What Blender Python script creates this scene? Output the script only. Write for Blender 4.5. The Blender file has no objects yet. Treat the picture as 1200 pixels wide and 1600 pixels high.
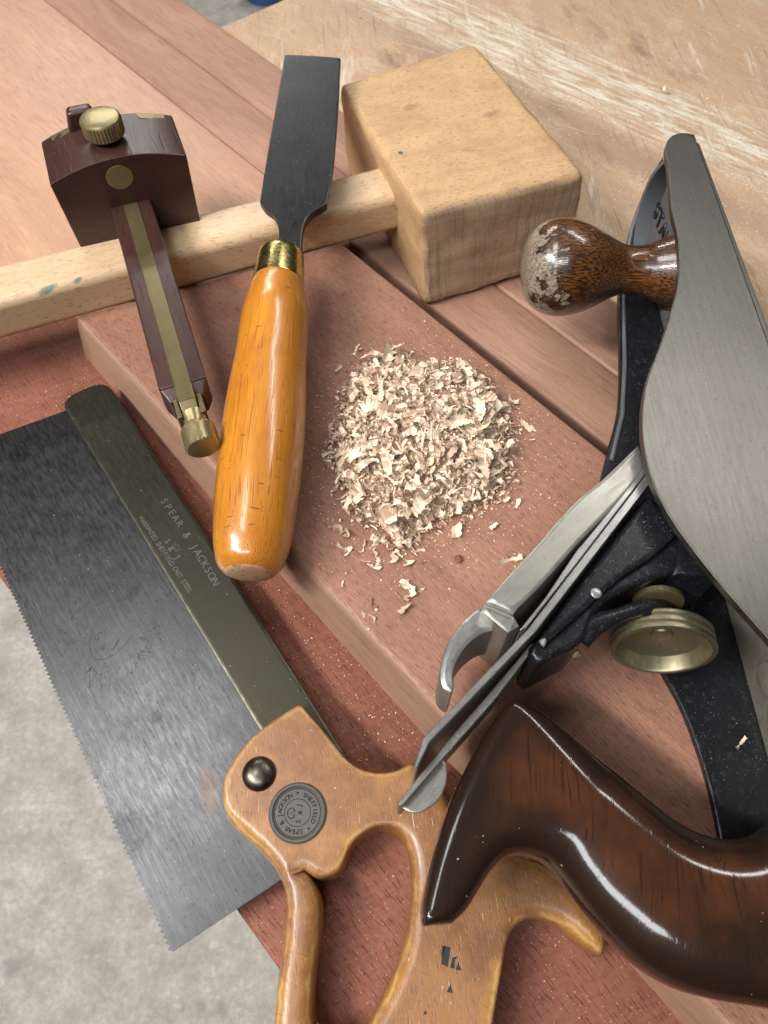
import bpy, bmesh, math, random
import numpy as np
from mathutils import Vector, Matrix, noise
from mathutils.geometry import delaunay_2d_cdt
R = math.radians
S = 0.001                      # all lengths below are millimetres
sc = bpy.context.scene
col = sc.collection
random.seed(7)

# ------------------------------------------------------------------ camera model
PITCH, FPX, CAMH = R(60), 1155.0, 290.0
cp, sp = math.cos(PITCH), math.sin(PITCH)
CAM = Vector((0, 0, CAMH))
def ray(u, v):
    a = (u-600)/FPX; t = (800-v)/FPX
    return Vector((a, cp+t*sp, -sp+t*cp))
def at(u, v, z=0.0):
    """world point (mm) seen at photo pixel u,v lying at height z"""
    r = ray(u, v); return CAM + r*((z-CAMH)/r.z)

class Frame:
    def __init__(s, o=(0, 0, 0), x=(1, 0, 0), up=(0, 0, 1)):
        s.o = Vector(o); s.x = Vector(x).normalized()
        z = Vector(up); z = (z - s.x*z.dot(s.x)).normalized()
        s.z = z; s.y = z.cross(s.x)
    def w(s, a, b, c=0.0): return s.o + s.x*a + s.y*b + s.z*c
    def l(s, P):
        q = Vector(P)-s.o; return Vector((q.dot(s.x), q.dot(s.y), q.dot(s.z)))
    def px(s, u, v, h=0.0):
        """local 2d coords where the ray through a pixel meets the frame plane at height h"""
        r = ray(u, v); o = s.o + s.z*h
        k = (o-CAM).dot(s.z)/r.dot(s.z)
        q = s.l(CAM + r*k); return (q.x, q.y)
    def poly(s, pts, h=0.0):
        return [s.px(p[0], p[1], h)+tuple(p[2:]) for p in pts]
    def mat(s):
        m = Matrix.Identity(4)
        for i in range(3):
            m[i][0] = s.x[i]; m[i][1] = s.y[i]; m[i][2] = s.z[i]; m[i][3] = s.o[i]*S
        return m
WORLD = Frame()

# ------------------------------------------------------------------ objects
def thing(name, label, cat, fr, group=None, mesh=None, m=None, kind=None, smooth=40):
    """a top-level object at frame fr: an Empty, or one mesh (bmesh in world mm)"""
    if mesh is None:
        o = bpy.data.objects.new(name, None); o.empty_display_size = .01
    else:
        o = bpy.data.objects.new(name, bake(name, mesh, fr, smooth))
        o.data.materials.append(m)
    col.objects.link(o); o.matrix_world = fr.mat()
    o['label'] = label; o['category'] = cat
    if group: o['group'] = group
    if kind: o['kind'] = kind
    o_frames[o.name] = fr
    return o
o_frames = {}
def bake(name, bm, fr, smooth):
    for v in bm.verts: v.co = fr.l(v.co)*S
    bmesh.ops.remove_doubles(bm, verts=bm.verts, dist=2e-6)
    bmesh.ops.recalc_face_normals(bm, faces=bm.faces)
    me = bpy.data.meshes.new(name); bm.to_mesh(me); bm.free()
    if smooth:
        me.polygons.foreach_set('use_smooth', [True]*len(me.polygons))
        me.set_sharp_from_angle(angle=R(smooth))
    return me
def part(name, bm, m, parent, label=None, smooth=40, root=None):
    fr = o_frames[(root or parent).name]
    o = bpy.data.objects.new(name, bake(name, bm, fr, smooth))
    o.data.materials.append(m); col.objects.link(o); o.parent = parent
    o_frames[o.name] = fr
    if label: o['label'] = label
    if smooth and smooth < 58:
        wn_ = o.modifiers.new('weighted_normals', 'WEIGHTED_NORMAL'); wn_.keep_sharp = True
    return o

# ------------------------------------------------------------------ shape helpers
def spline(pts, ds):
    """closed Catmull-Rom through pts; a third item 1 marks a sharp corner"""
    n = len(pts); P = [Vector(p[:2]) for p in pts]; sh = [len(p) > 2 and p[2] for p in pts]
    out = []
    for i in range(n):
        a, b = P[i], P[(i+1) % n]; L = (b-a).length
        if L < 1e-6: continue
        def tan(j):
            if sh[j]: return (b-a)
            pj, nj = P[(j-1) % n], P[(j+1) % n]
            t = nj-pj; l0 = (P[j]-pj).length; l1 = (nj-P[j]).length
            return t*(L/max(l0+l1, 1e-6))
        m0 = tan(i); m1 = tan((i+1) % n)
        k = max(1, int(round(L/ds)))
        for q in range(k):
            t = q/k; t2 = t*t; t3 = t2*t
            out.append(a*(2*t3-3*t2+1)+m0*(t3-2*t2+t)+b*(3*t2-2*t3)+m1*(t3-t2))
    return out
def sdf(Q, loops):
    Q = np.asarray(Q, float); best = np.full(len(Q), 1e9); ins = np.zeros(len(Q), bool)
    for lp in loops:
        A = np.array([(p.x, p.y) for p in lp]); B = np.roll(A, -1, 0)
        for c in range(0, len(Q), 4000):
            q = Q[c:c+4000, None, :]; ab = (B-A)[None]; aq = q-A[None]
            t = np.clip((aq*ab).sum(2)/np.maximum((ab*ab).sum(2), 1e-12), 0, 1)
            dd = np.sqrt(((aq-t[..., None]*ab)**2).sum(2)).min(1)
            best[c:c+4000] = np.minimum(best[c:c+4000], dd)
            y = q[..., 1]; cond = (A[None, :, 1] > y) != (B[None, :, 1] > y)
            with np.errstate(divide='ignore', invalid='ignore'):
                xi = A[None, :, 0]+(y-A[None, :, 1])*(B-A)[None, :, 0]/(B-A)[None, :, 1]
            ins[c:c+4000] ^= ((cond & (q[..., 0] < xi)).sum(1) % 2).astype(bool)
    return np.where(ins, best, -best)
def puff(fr, outline, z0, z1, r=1.0, rb=None, holes=(), ds=1.5, grid=6.0, zf=None, smooth=True, rfun=None, rv=None):
    """solid of a flat outline (local mm) from z0 to z1 with rounded edges"""
    loops = [spline(l, ds) if smooth else spline([tuple(p[:2])+(1,) for p in l], ds) for l in [outline]+list(holes)]
    rb = r if rb is None else rb
    rmax = max(r, rb); r_ = rmax
    pts = []; edges = []
    for lp in loops:
        b = len(pts); n = len(lp)
        pts += [(p.x, p.y) for p in lp]; edges += [(b+i, b+(i+1) % n) for i in range(n)]
    nb = len(pts); cand = []; need = []
    fr_k = ([.02, .06, .12, .2, .3, .42, .56, .7, .85, 1.0] if rv else [.06, .16, .32, .55, .8, 1.0]) if r_ > 1.5 else [.25, 1.0, 1.6]
    for lp in loops:
        n = len(lp)
        for i in range(n):
            t = (lp[(i+1) % n]-lp[i-1])
            if t.length < 1e-6: continue
            t.normalize(); nn = Vector((-t.y, t.x))
            for sgn in (1, -1):
                for k in fr_k:
                    cand.append((lp[i].x+nn.x*sgn*k*r_, lp[i].y+nn.y*sgn*k*r_)); need.append(k*r_*.93)
    d = sdf(cand, loops); keep = d >= np.array(need)
    inner = [c for c, k in zip(cand, keep) if k]
    xs = [p[0] for p in pts]; ys = [p[1] for p in pts]
    g = [(x+random.uniform(-.1, .1)*grid, y+random.uniform(-.1, .1)*grid) for x in np.arange(min(xs), max(xs), grid) for y in np.arange(min(ys), max(ys), grid)]
    if g:
        dg = sdf(g, loops); inner += [c for c, q in zip(g, dg) if q > r_+grid*.3]
    # thin out near-duplicates
    seen = set(); keepi = []
    cell = max(.12, min(ds, r_)*.18)
    for c in inner:
        k = (int(c[0]/cell), int(c[1]/cell))
        if k in seen: continue
        seen.add(k); keepi.append(c)
    pts += keepi
    V, E_, Fc, *_ = delaunay_2d_cdt([Vector(p) for p in pts], edges, [], 0, 1e-5)
    cen = [((V[f[0]]+V[f[1]]+V[f[2]])/3) for f in Fc]
    ci = sdf([(c.x, c.y) for c in cen], loops) > 1e-5
    F = [f for f, k in zip(Fc, ci) if k]
    D = np.maximum(sdf([(v.x, v.y) for v in V], loops), 0)
    D[D < 1e-4] = 0
    def prof(dd, rr):
        if rr < 1e-6 or dd >= rr: return 0.0
        return (rr-math.sqrt(max(0, rr*rr-(rr-dd)**2)))*(rv/max(r, 1e-6) if rv else 1)
    bm = bmesh.new()
    def rr(v, base): return base*(rfun(v.x, v.y) if rfun else 1)
    lay = bm.verts.layers.float.new('inset')
    top = [bm.verts.new(fr.w(v.x, v.y, z1-prof(dd, rr(v, r))+(zf(v.x, v.y) if zf else 0))) for v, dd in zip(V, D)]
    for q_, dd in zip(top, D): q_[lay] = float(dd)
    bot = [bm.verts.new(fr.w(v.x, v.y, z0+prof(dd, rr(v, rb)))) for v, dd in zip(V, D)]
    ec = {}
    for f in F:
        try:
            bm.faces.new([top[i] for i in f]); bm.faces.new([bot[i] for i in reversed(f)])
        except ValueError: pass
        for i in range(3):
            e = (f[i], f[(i+1) % 3]); k = tuple(sorted(e)); ec.setdefault(k, []).append(e)
    for k, l in ec.items():
        if len(l) == 1:
            a, b = l[0]
            try: bm.faces.new([top[b], top[a], bot[a], bot[b]])
            except ValueError: pass
    for v in [v for v in bm.verts if not v.link_faces]: bm.verts.remove(v)
    return bm
def bevel(bm, w, seg=2, ang=25):
    bmesh.ops.recalc_face_normals(bm, faces=bm.faces)
    es = [e for e in bm.edges if len(e.link_faces) == 2 and e.calc_face_angle(0) > R(ang)]
    bmesh.ops.bevel(bm, geom=es, offset=w, segments=seg, affect='EDGES', profile=.5, clamp_overlap=True)
    return bm
def prism(bot, top, w=0, seg=2):
    bm = bmesh.new(); B = [bm.verts.new(p) for p in bot]; T = [bm.verts.new(p) for p in top]; n = len(B)
    bm.faces.new(B); bm.faces.new(list(reversed(T)))
    for i in range(n): bm.faces.new([B[i], B[(i+1) % n], T[(i+1) % n], T[i]])
    if w: bevel(bm, w, seg)
    return bm
def box(fr, x0, x1, y0, y1, z0, z1, w=0, seg=2):
    c = [(x0, y0), (x1, y0), (x1, y1), (x0, y1)]
    return prism([fr.w(a, b, z0) for a, b in c], [fr.w(a, b, z1) for a, b in c], w, seg)
def lathe(P, axis, prof, seg=64, knurl=None):
    """prof: list of (distance along axis, radius)"""
    ax = Vector(axis).normalized(); P = Vector(P)
    u = ax.orthogonal().normalized(); v = ax.cross(u)
    bm = bmesh.new(); rings = []
    for j, (s_, r_) in enumerate(prof):
        ring = []
        for i in range(seg):
            a = 2*math.pi*i/seg; q = r_
            if knurl and knurl[0] <= j <= knurl[1]: q += knurl[2]*(1 if (i+(j-knurl[0] if knurl[3] else 0)) % 2 else -1)
            ring.append(bm.verts.new(P+ax*s_+(u*math.cos(a)+v*math.sin(a))*max(q, 1e-3)))
        rings.append(ring)
    for a, b in zip(rings, rings[1:]):
        for i in range(seg): bm.faces.new([a[i], a[(i+1) % seg], b[(i+1) % seg], b[i]])
    bm.faces.new(rings[0]); bm.faces.new(list(reversed(rings[-1])))
    return bm
def join(*bms):
    out = bms[0]
    for b in bms[1:]:
        m = {v: out.verts.new(v.co) for v in b.verts}
        for f in b.faces:
            try: out.faces.new([m[v] for v in f.verts])
            except ValueError: pass
        b.free()
    return out
def tube(points, r, seg=8):
    bm = bmesh.new(); rings = []
    for i, p in enumerate(points):
        p = Vector(p); t = (Vector(points[min(i+1, len(points)-1)])-Vector(points[max(i-1, 0)])).normalized()
        u = t.orthogonal().normalized() if abs(t.z) > .9 else t.cross(Vector((0, 0, 1))).normalized()
        v = t.cross(u); rad = r[i] if isinstance(r, (list, tuple)) else r
        rings.append([bm.verts.new(p+(u*math.cos(2*math.pi*k/seg)+v*math.sin(2*math.pi*k/seg))*rad) for k in range(seg)])
    for a, b in zip(rings, rings[1:]):
        for i in range(seg): bm.faces.new([a[i], a[(i+1) % seg], b[(i+1) % seg], b[i]])
    bm.faces.new(rings[0]); bm.faces.new(list(reversed(rings[-1])))
    return bm
def text_bm(s, size, fr, ext=.06, spacing=1.0, align='CENTER', bold=.0):
    """letters standing on the frame plane, baseline along its x axis"""
    cu = bpy.data.curves.new('t', 'FONT'); cu.body = s; cu.size = size; cu.extrude = ext; cu.align_x = align
    cu.space_character = spacing; cu.offset = bold; cu.resolution_u = 3
    o = bpy.data.objects.new('t', cu); col.objects.link(o)
    dg = bpy.context.evaluated_depsgraph_get(); dg.update()
    me = bpy.data.meshes.new_from_object(o.evaluated_get(dg))
    bm = bmesh.new(); bm.from_mesh(me)
    for v in bm.verts: v.co = fr.w(v.co.x, v.co.y, v.co.z)
    bpy.data.objects.remove(o); bpy.data.curves.remove(cu); bpy.data.meshes.remove(me)
    return bm
def stroke(fr, pts, w, h=.05, h0=0.0):
    """flat ribbon with a little thickness lying on the frame plane"""
    bm = bmesh.new(); rows = []
    n = len(pts)
    for i, p in enumerate(pts):
        a = Vector(pts[max(i-1, 0)]); b = Vector(pts[min(i+1, n-1)]); t = (b-a)
        if t.length < 1e-9: t = Vector((1, 0))
        t.normalize(); nn = Vector((-t.y, t.x))*w*.5*(1 if 0 < i < n-1 else .35)
        rows.append([bm.verts.new(fr.w(p[0]+nn.x*s1, p[1]+nn.y*s1, hh)) for s1, hh in ((-1, h0), (1, h0), (1, h0+h), (-1, h0+h))])
    for a, b in zip(rows, rows[1:]):
        for i in range(4): bm.faces.new([a[i], a[(i+1) % 4], b[(i+1) % 4], b[i]])
    bm.faces.new(rows[0]); bm.faces.new(list(reversed(rows[-1])))
    return bm
def roughen(bm, amp, scale, cuts=0, seed=0):
    if cuts: bmesh.ops.subdivide_edges(bm, edges=bm.edges, cuts=cuts, use_grid_fill=True)
    bm.normal_update()
    for v in bm.verts:
        v.co += v.normal*amp*noise.noise(v.co*scale+Vector((seed, 0, 0)))
    return bm

# ------------------------------------------------------------------ materials
class MT:
    def __init__(s, name):
        s.m = bpy.data.materials.new(name); s.m.use_nodes = True; s.t = s.m.node_tree
        s.b = s.t.nodes['Principled BSDF']; s.tc = s.n('ShaderNodeTexCoord')
    def n(s, typ, props=None, ins=None):
        nd = s.t.nodes.new(typ)
        for k, v in (props or {}).items(): setattr(nd, k, v)
        for k, v in (ins or {}).items(): s.set(nd.inputs[k], v)
        return nd
    def set(s, sock, v):
        if isinstance(v, bpy.types.NodeSocket): s.t.links.new(v, sock)
        else:
            if isinstance(v, (tuple, list)) and len(v) == 3 and sock.type == 'RGBA': v = (*v, 1)
            sock.default_value = v
    def co(s, sx, sy, sz, rot=0, loc=(0, 0, 0)):
        """object coordinates in mm, scaled"""
        v = s.n('ShaderNodeMapping', {'vector_type': 'POINT'}, {'Vector': s.tc.outputs['Object'], 'Rotation': (0, 0, rot)}).outputs[0]
        return s.n('ShaderNodeMapping', {'vector_type': 'POINT'}, {'Vector': v, 'Scale': (sx*1000, sy*1000, sz*1000), 'Location': loc}).outputs[0]
    def noise(s, co, scale=1, det=3, rough=.5, dist=0):
        return s.n('ShaderNodeTexNoise', None, {'Vector': co, 'Scale': scale, 'Detail': det, 'Roughness': rough, 'Distortion': dist}).outputs['Fac']
    def ramp(s, f, stops):
        r = s.n('ShaderNodeValToRGB', None, {'Fac': f}); e = r.color_ramp.elements
        while len(e) < len(stops): e.new(.5)
        for el, (p, c) in zip(e, stops):
            el.position = p; el.color = (*c, 1) if isinstance(c, (tuple, list)) else (c, c, c, 1)
        return r.outputs['Color']
    def step(s, f, a, b, lo=0.0, hi=1.0):
        return s.n('ShaderNodeMapRange', None, {'Value': f, 'From Min': a, 'From Max': b, 'To Min': lo, 'To Max': hi}).outputs[0]
    def mix(s, f, a, b, mode='MIX'):
        nd = s.n('ShaderNodeMix', {'data_type': 'RGBA', 'blend_type': mode})
        s.set(nd.inputs[0], f); s.set(nd.inputs[6], a); s.set(nd.inputs[7], b)
        return nd.outputs[2]
    def math(s, op, a, b=0.0, c=0.0):
        nd = s.n('ShaderNodeMath', {'operation': op}); s.set(nd.inputs[0], a); s.set(nd.inputs[1], b); s.set(nd.inputs[2], c)
        return nd.outputs[0]
    def inset(s):
        return s.n('ShaderNodeAttribute', {'attribute_name': 'inset'}).outputs['Fac']
    def specks(s, size=2.2, r=.12, dens=.5, region=None):
        """tiny scattered crumbs of dust: 0/1 mask"""
        co = s.co(1, 1, 1)
        co = s.n('ShaderNodeVectorMath', {'operation': 'ADD'}, {0: co, 1: s.n('ShaderNodeTexNoise', None, {'Vector': co, 'Scale': 1.7, 'Detail': 1}).outputs['Color']}).outputs[0]
        v = s.n('ShaderNodeTexVoronoi', None, {'Vector': co, 'Scale': 1/size})
        rnd = s.n('ShaderNodeSeparateColor', None, {'Color': v.outputs['Color']}).outputs[0]
        rnd2 = s.n('ShaderNodeSeparateColor', None, {'Color': v.outputs['Color']}).outputs[1]
        rad = s.math('MULTIPLY_ADD', rnd2, r, r*.5)
        a = s.math('LESS_THAN', s.math('MULTIPLY', v.outputs['Distance'], 1), s.math('MULTIPLY', rad, 1))
        big = s.noise(s.co(.03, .03, .03), 1, 3)
        th = s.math('MULTIPLY', s.step(big, .35, .7), dens*2)
        if region is not None: th = s.math('MULTIPLY', th, region)
        return s.math('MULTIPLY', a, s.math('LESS_THAN', rnd, th))
    def spot(s, x, y, rx, ry, rot=0, edge=.5, z=None):
        """noisy elliptical mark at local mm x,y"""
        mp = s.n('ShaderNodeMapping', {'vector_type': 'TEXTURE'}, {'Vector': s.tc.outputs['Object'], 'Location': (x*S, y*S, (z or 0)*S), 'Rotation': (0, 0, rot), 'Scale': (rx*S, ry*S, 1 if z is None else 3*S)}).outputs[0]
        xyz = s.n('ShaderNodeSeparateXYZ', None, {0: mp})
        d = s.math('SQRT', s.math('ADD', s.math('POWER', s.math('ABSOLUTE', xyz.outputs[0]), 2.0), s.math('ADD', s.math('POWER', s.math('ABSOLUTE', xyz.outputs[1]), 2.0), s.math('POWER', s.math('ABSOLUTE', xyz.outputs[2]), 2.0) if z is not None else 0.0)))
        d = s.math('ADD', d, s.step(s.noise(s.co(.5, .5, .5), 1, 4), 0, 1, -edge, edge))
        return s.step(d, 1.15, .6)
    def done(s, base, rough=.5, metallic=0.0, bump=None, bstr=.2, bdist=.0002, coat=0, coat_r=.1, spec=.5, bump2=None, ani=None):
        b = s.b; s.set(b.inputs['Base Color'], base); s.set(b.inputs['Roughness'], rough); s.set(b.inputs['Metallic'], metallic)
        s.set(b.inputs['Specular IOR Level'], spec)
        if coat: s.set(b.inputs['Coat Weight'], coat); s.set(b.inputs['Coat Roughness'], coat_r)
        if ani: s.set(b.inputs['Anisotropic'], ani)
        if bump is not None:
            bn = s.n('ShaderNodeBump', None, {'Height': bump, 'Strength': bstr, 'Distance': bdist})
            s.t.links.new(bn.outputs[0], b.inputs['Normal'])
            if coat:
                bn2 = s.n('ShaderNodeBump', None, {'Height': bump, 'Strength': bstr*.35, 'Distance': bdist})
                s.t.links.new(bn2.outputs[0], b.inputs['Coat Normal'])
        return s.m

DUST = (.62, .47, .34)
def wood(name, light, dark, pore=(.06, .025, .015), rot=0, pamt=.8, pth=(.60, .68), pl=.12, pw=2.4, band=.05, rough=.55, coat=0, coat_r=.15,
         dust=.5, dsize=1.7, dr=.10, spec=.5, mott=.5, extra=None, bstr=.35, fuzz=None, seed=0, dcol=DUST):
    t = MT(name)
    warp = t.noise(t.co(.012, .03, .03, rot, (seed, 0, 0)), 1, 2)
    wv = t.n('ShaderNodeCombineXYZ', None, {0: 0.0, 1: t.step(warp, 0, 1, -2, 2), 2: 0.0}).outputs[0]
    def wc(sx, sy, sz, k):
        c = t.co(sx, sy, sz, rot, (seed*3, seed, 0))
        v = t.n('ShaderNodeVectorMath', {'operation': 'SCALE'}, {0: wv, 'Scale': k}).outputs[0]
        return t.n('ShaderNodeVectorMath', {'operation': 'ADD'}, {0: c, 1: v}).outputs[0]
    big = t.noise(wc(.006, band, band, .6), 1, 3, .6)
    mid = t.noise(wc(.03, .5, .5, 2.0), 1, 4, .65)
    fine = t.noise(wc(.25, 3.2, 3.2, 6), 1, 2, .6)
    c = t.mix(t.step(big, .3, .7), dark, light)
    c = t.mix(t.step(mid, .3, .75, 0, mott), c, tuple(x*.72 for x in dark))
    c = t.mix(t.step(fine, .3, .75, 0, .35), c, tuple(min(1, x*1.25) for x in light))
    po = t.noise(wc(pl, pw, pw, 4), 1, 1.5, .5)
    pm = t.step(po, pth[0], pth[1])
    c = t.mix(t.math('MULTIPLY', pm, pamt), c, pore)
    if fuzz:
        f = t.noise(t.co(.6, .6, .6), 1, 5, .8); c = t.mix(t.step(f, .5, .8, 0, fuzz), c, dcol)
    if extra: c = extra(t, c)
    if dust:
        d = t.specks(dsize, dr, dust); c = t.mix(d, c, dcol)
    h = t.math('SUBTRACT', t.math('MULTIPLY', fine, .3), pm)
    rv = t.step(mid, .2, .8, rough-.07, rough+.1)
    return t.done(c, rv, 0, h, bstr, .0003, coat, coat_r, spec)
def metal(name, base, dark, rough=.35, rot=0, brush=.35, pits=.3, dust=.3, met=1.0, bstr=.12, extra=None, bl=.03, bw=2.5, dcol=(.40, .37, .31), dsize=1.5, dr=.085, blot=.55, rvar=.06, spec=.5):
    t = MT(name)
    br = t.noise(t.co(bl, bw, bw, rot), 1, 3, .6)
    bl_ = t.noise(t.co(.035, .035, .035), 1, 5, .65)
    c = t.mix(t.step(bl_, .35, .7, 0, blot), base, dark)
    c = t.mix(t.step(br, .35, .7, 0, brush), c, tuple(x*.45 for x in base))
    pt = t.noise(t.co(.45, .9, .9, rot), 1, 4, .7)
    c = t.mix(t.step(pt, .58, .7, 0, pits), c, tuple(x*.35 for x in dark))
    if extra: c = extra(t, c)
    m_ = met
    if dust:
        d = t.specks(dsize, dr, dust); c = t.mix(d, c, dcol)
        m_ = t.math('SUBTRACT', met, t.math('MULTIPLY', d, met))
    rr = t.step(t.noise(t.co(.15, .6, .6, rot), 1, 4, .7), .3, .7, rough-rvar, rough+rvar*1.5)
    return t.done(c, rr, m_, br, bstr, .0001, spec=spec)

DG = R(-48.5)
BZ_ = -52.5
GD = Vector((math.cos(DG), math.sin(DG), 0)); GN = Vector((-GD.y, GD.x, 0))
def swpt(s_, w_, z): return GD*s_+GN*w_+Vector((0, 0, z))
BF = Frame((0, 0, 0), GD)       # board frame: x along the grain

M = {}
M['central'] = wood('sapele_planed', (.37, .178, .112), (.215, .094, .060), pore=(.085, .03, .02), pamt=.75, pth=(.55, .64), pl=.2, pw=3.3, dust=.55, dsize=1.4, dr=.10, fuzz=.22, dcol=(.55, .33, .24))
M['pink'] = wood('sapele_pale', (.57, .335, .22), (.42, .225, .145), pore=(.30, .13, .08), pamt=.45, pl=.07, pw=1.6, pth=(.55, .68), dust=.12, fuzz=.2, dcol=(.74, .5, .36), seed=5, rough=.42)
M['strip'] = wood('sapele_strip', (.43, .24, .16), (.25, .125, .085), pore=(.2, .08, .06), pamt=.5, pl=.05, pw=1.6, dust=.12, fuzz=.1, seed=11, dcol=(.6, .4, .3))
M['side'] = wood('sapele_edge', (.36, .21, .14), (.27, .15, .1), pore=(.14, .06, .04), pamt=.4, pl=.04, pw=1.2, dust=.15, seed=15)
def redx(t, c):
    st = t.noise(t.co(.02, .02, .02), 1, 4, .7)
    c = t.mix(t.step(st, .6, .75, 0, .6), c, (.07, .035, .03))
    saw = t.noise(t.co(.5, .05, .1, R(20)), 1, 3, .6)
    return t.mix(t.step(saw, .45, .7, 0, .45), c, (.27, .11, .075))
M['red'] = wood('mahogany_rough', (.26, .085, .048), (.15, .046, .028), pore=(.07, .02, .015), pamt=.7, pl=.14, pw=1.6, dust=.85, dsize=1.5, dr=.13, fuzz=.28, rough=.75, seed=20, extra=redx, dcol=(.48, .26, .18), bstr=.7)
_b0, _b1 = at(560, -30, BZ_), at(1230, 262, BZ_)
_d0, _d1 = at(640, 60, BZ_), at(1230, 375, BZ_)
_BF = Frame(GD*-604, GD)
def _band(t, a, b, ry, edge):
    a, b = _BF.l(a), _BF.l(b); m_ = (a+b)/2; d_ = b-a
    return t.spot(m_.x, m_.y, d_.length*.75, ry, math.atan2(d_.y, d_.x), edge), math.atan2(d_.y, d_.x)
def benchx(t, c):
    st = t.noise(t.co(.016, .02, .02, R(30)), 1, 6, .7)
    c = t.mix(t.step(st, .56, .7, 0, .45), c, (.62, .53, .41))
    wh = t.noise(t.co(.009, .07, .07, R(42), (13, 2, 0)), 1, 8, .8, .6)
    big_ = t.noise(t.co(.006, .006, .006, 0, (2, 7, 0)), 1, 2)
    c = t.mix(t.math('MULTIPLY', t.step(wh, .56, .68, 0, .75), t.step(big_, .42, .6, .15, 1)), c, (.70, .65, .56))
    dk = t.noise(t.co(.011, .03, .03, R(25), (3, 1, 0)), 1, 5, .6)
    c = t.mix(t.step(dk, .58, .7, 0, .7), c, (.19, .12, .085))
    mk, an = _band(t, _d0, _d1, 20, .8)
    c = t.mix(t.math('MULTIPLY', mk, .5), c, (.22, .145, .105))
    mk, an = _band(t, _b0, _b1, 42, .9)
    st2 = t.noise(t.co(.022, .16, .16, -an, (1, 4, 0)), 1, 8, .8, .8)
    c = t.mix(t.math('MULTIPLY', mk, t.step(st2, .45, .60, 0, .95)), c, (.72, .68, .58))
    st3 = t.noise(t.co(.015, .30, .30, -an, (6, 4, 0)), 1, 6, .8, .5)
    c = t.mix(t.math('MULTIPLY', mk, t.step(st3, .55, .64, 0, .7)), c, (.16, .11, .08))
    sc_ = t.noise(t.co(.012, .5, .5, R(37), (3, 1, 0)), 1, 4, .6)
    c = t.mix(t.step(sc_, .60, .68, 0, .55), c, (.17, .11, .075))
    sc2 = t.noise(t.co(.015, .4, .4, R(-20), (9, 1, 0)), 1, 4, .6)
    return t.mix(t.step(sc2, .62, .7, 0, .5), c, (.64, .56, .46))
M['bench'] = wood('bench_worn', (.52, .35, .22), (.40, .255, .155), pore=(.25, .14, .08), pamt=.3, dust=.6, dsize=3, dr=.13, fuzz=.3, rough=.6, rot=R(10), extra=benchx, dcol=(.72, .6, .45), seed=31)
BEP = (.22, .11, .045)
def headx(t, c):
    for (x, y, rx, ry, cc) in ((-18, 22, 5, 3, (.3, .15, .08)), (24, 0, 6, 3, (.3, .16, .09)), (-2, -26, 3, 3, (.35, .2, .1))):
        c = t.mix(t.math('MULTIPLY', t.spot(x, y, rx, ry, .3, .8), .6), c, cc)
    c = t.mix(t.spot(-38, -16, 1.6, 1.6, 0, .3), c, (.03, .10, .12))
    g = t.noise(t.co(.03, .03, .03), 1, 5, .7)
    return t.mix(t.step(g, .48, .7, 0, .6), c, (.36, .20, .10))
M['beech_head'] = wood('beech_head', (.60, .39, .205), (.43, .255, .125), pore=BEP, pamt=.75, pth=(.60, .68), pl=.35, pw=1.7, rot=0, dust=.12, rough=.5, seed=40, extra=headx, mott=.25, bstr=.25)
def endx(t, c):
    a = t.noise(t.co(.02, 1.0, .02, R(40)), 1, 3); c = t.mix(t.step(a, .53, .62, 0, .4), c, (.17, .10, .06))
    b = t.noise(t.co(.02, .02, 1.2, 0, (4, 2, 1)), 1, 3); c = t.mix(t.step(b, .56, .66, 0, .3), c, (.66, .52, .38))
    g = t.noise(t.co(.04, .04, .04), 1, 5, .7); return t.mix(t.step(g, .45, .7, 0, .65), c, (.26, .165, .11))
M['beech_end'] = wood('beech_end_grain', (.56, .385, .24), (.42, .275, .165), pore=(.2, .11, .06), pamt=.5, pl=1.2, pw=1.2, dust=.15, extra=endx, seed=44, mott=.5)
def paintx(t, c):
    for x, y, rx, ry, rot, z in PAINT:
        c = t.mix(t.math('MULTIPLY', t.spot(x, y, rx, ry, rot, .45, z), .85), c, (.06, .17, .14))
    return c
PAINT = []
def handx(t, c):
    a = t.noise(t.co(.14, .7, .7, R(0), (7, 0, 0)), 1, 2.5, .6)
    g_ = t.noise(t.co(.03, .06, .06, 0, (1, 1, 4)), 1, 4, .6)
    c = t.mix(t.step(g_, .5, .7, 0, .5), c, (.34, .10, .012))
    c = t.mix(t.step(a, .735, .76, 0, .8), c, (.12, .035, .006))
    b = t.noise(t.co(.55, .12, .12, 0, (2, 5, 0)), 1, 1.5, .5)
    c = t.mix(t.step(b, .70, .73, 0, .85), c, (.12, .035, .006))
    return c
M['orange'] = wood('varnished_ash', (.60, .24, .022), (.44, .145, .012), pore=(.20, .055, .008), pamt=.6, pl=.025, pw=1.5, band=.12, dust=.04, rough=.32, coat=.8, coat_r=.16, seed=50, extra=handx, mott=.5, bstr=.3)
M['butt'] = wood('bare_ash_end', (.55, .33, .18), (.4, .2, .09), pore=(.2, .08, .03), pl=.3, pw=.5, dust=.2, seed=52, coat=.3)
M['rosewood'] = wood('rosewood', (.068, .025, .018), (.028, .010, .008), pore=(.012, .005, .005), pamt=.7, pl=.05, pw=1.3, dust=.3, dsize=1.5, dr=.08, rough=.36, coat=.25, coat_r=.3, seed=60, dcol=(.22, .15, .13))
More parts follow.
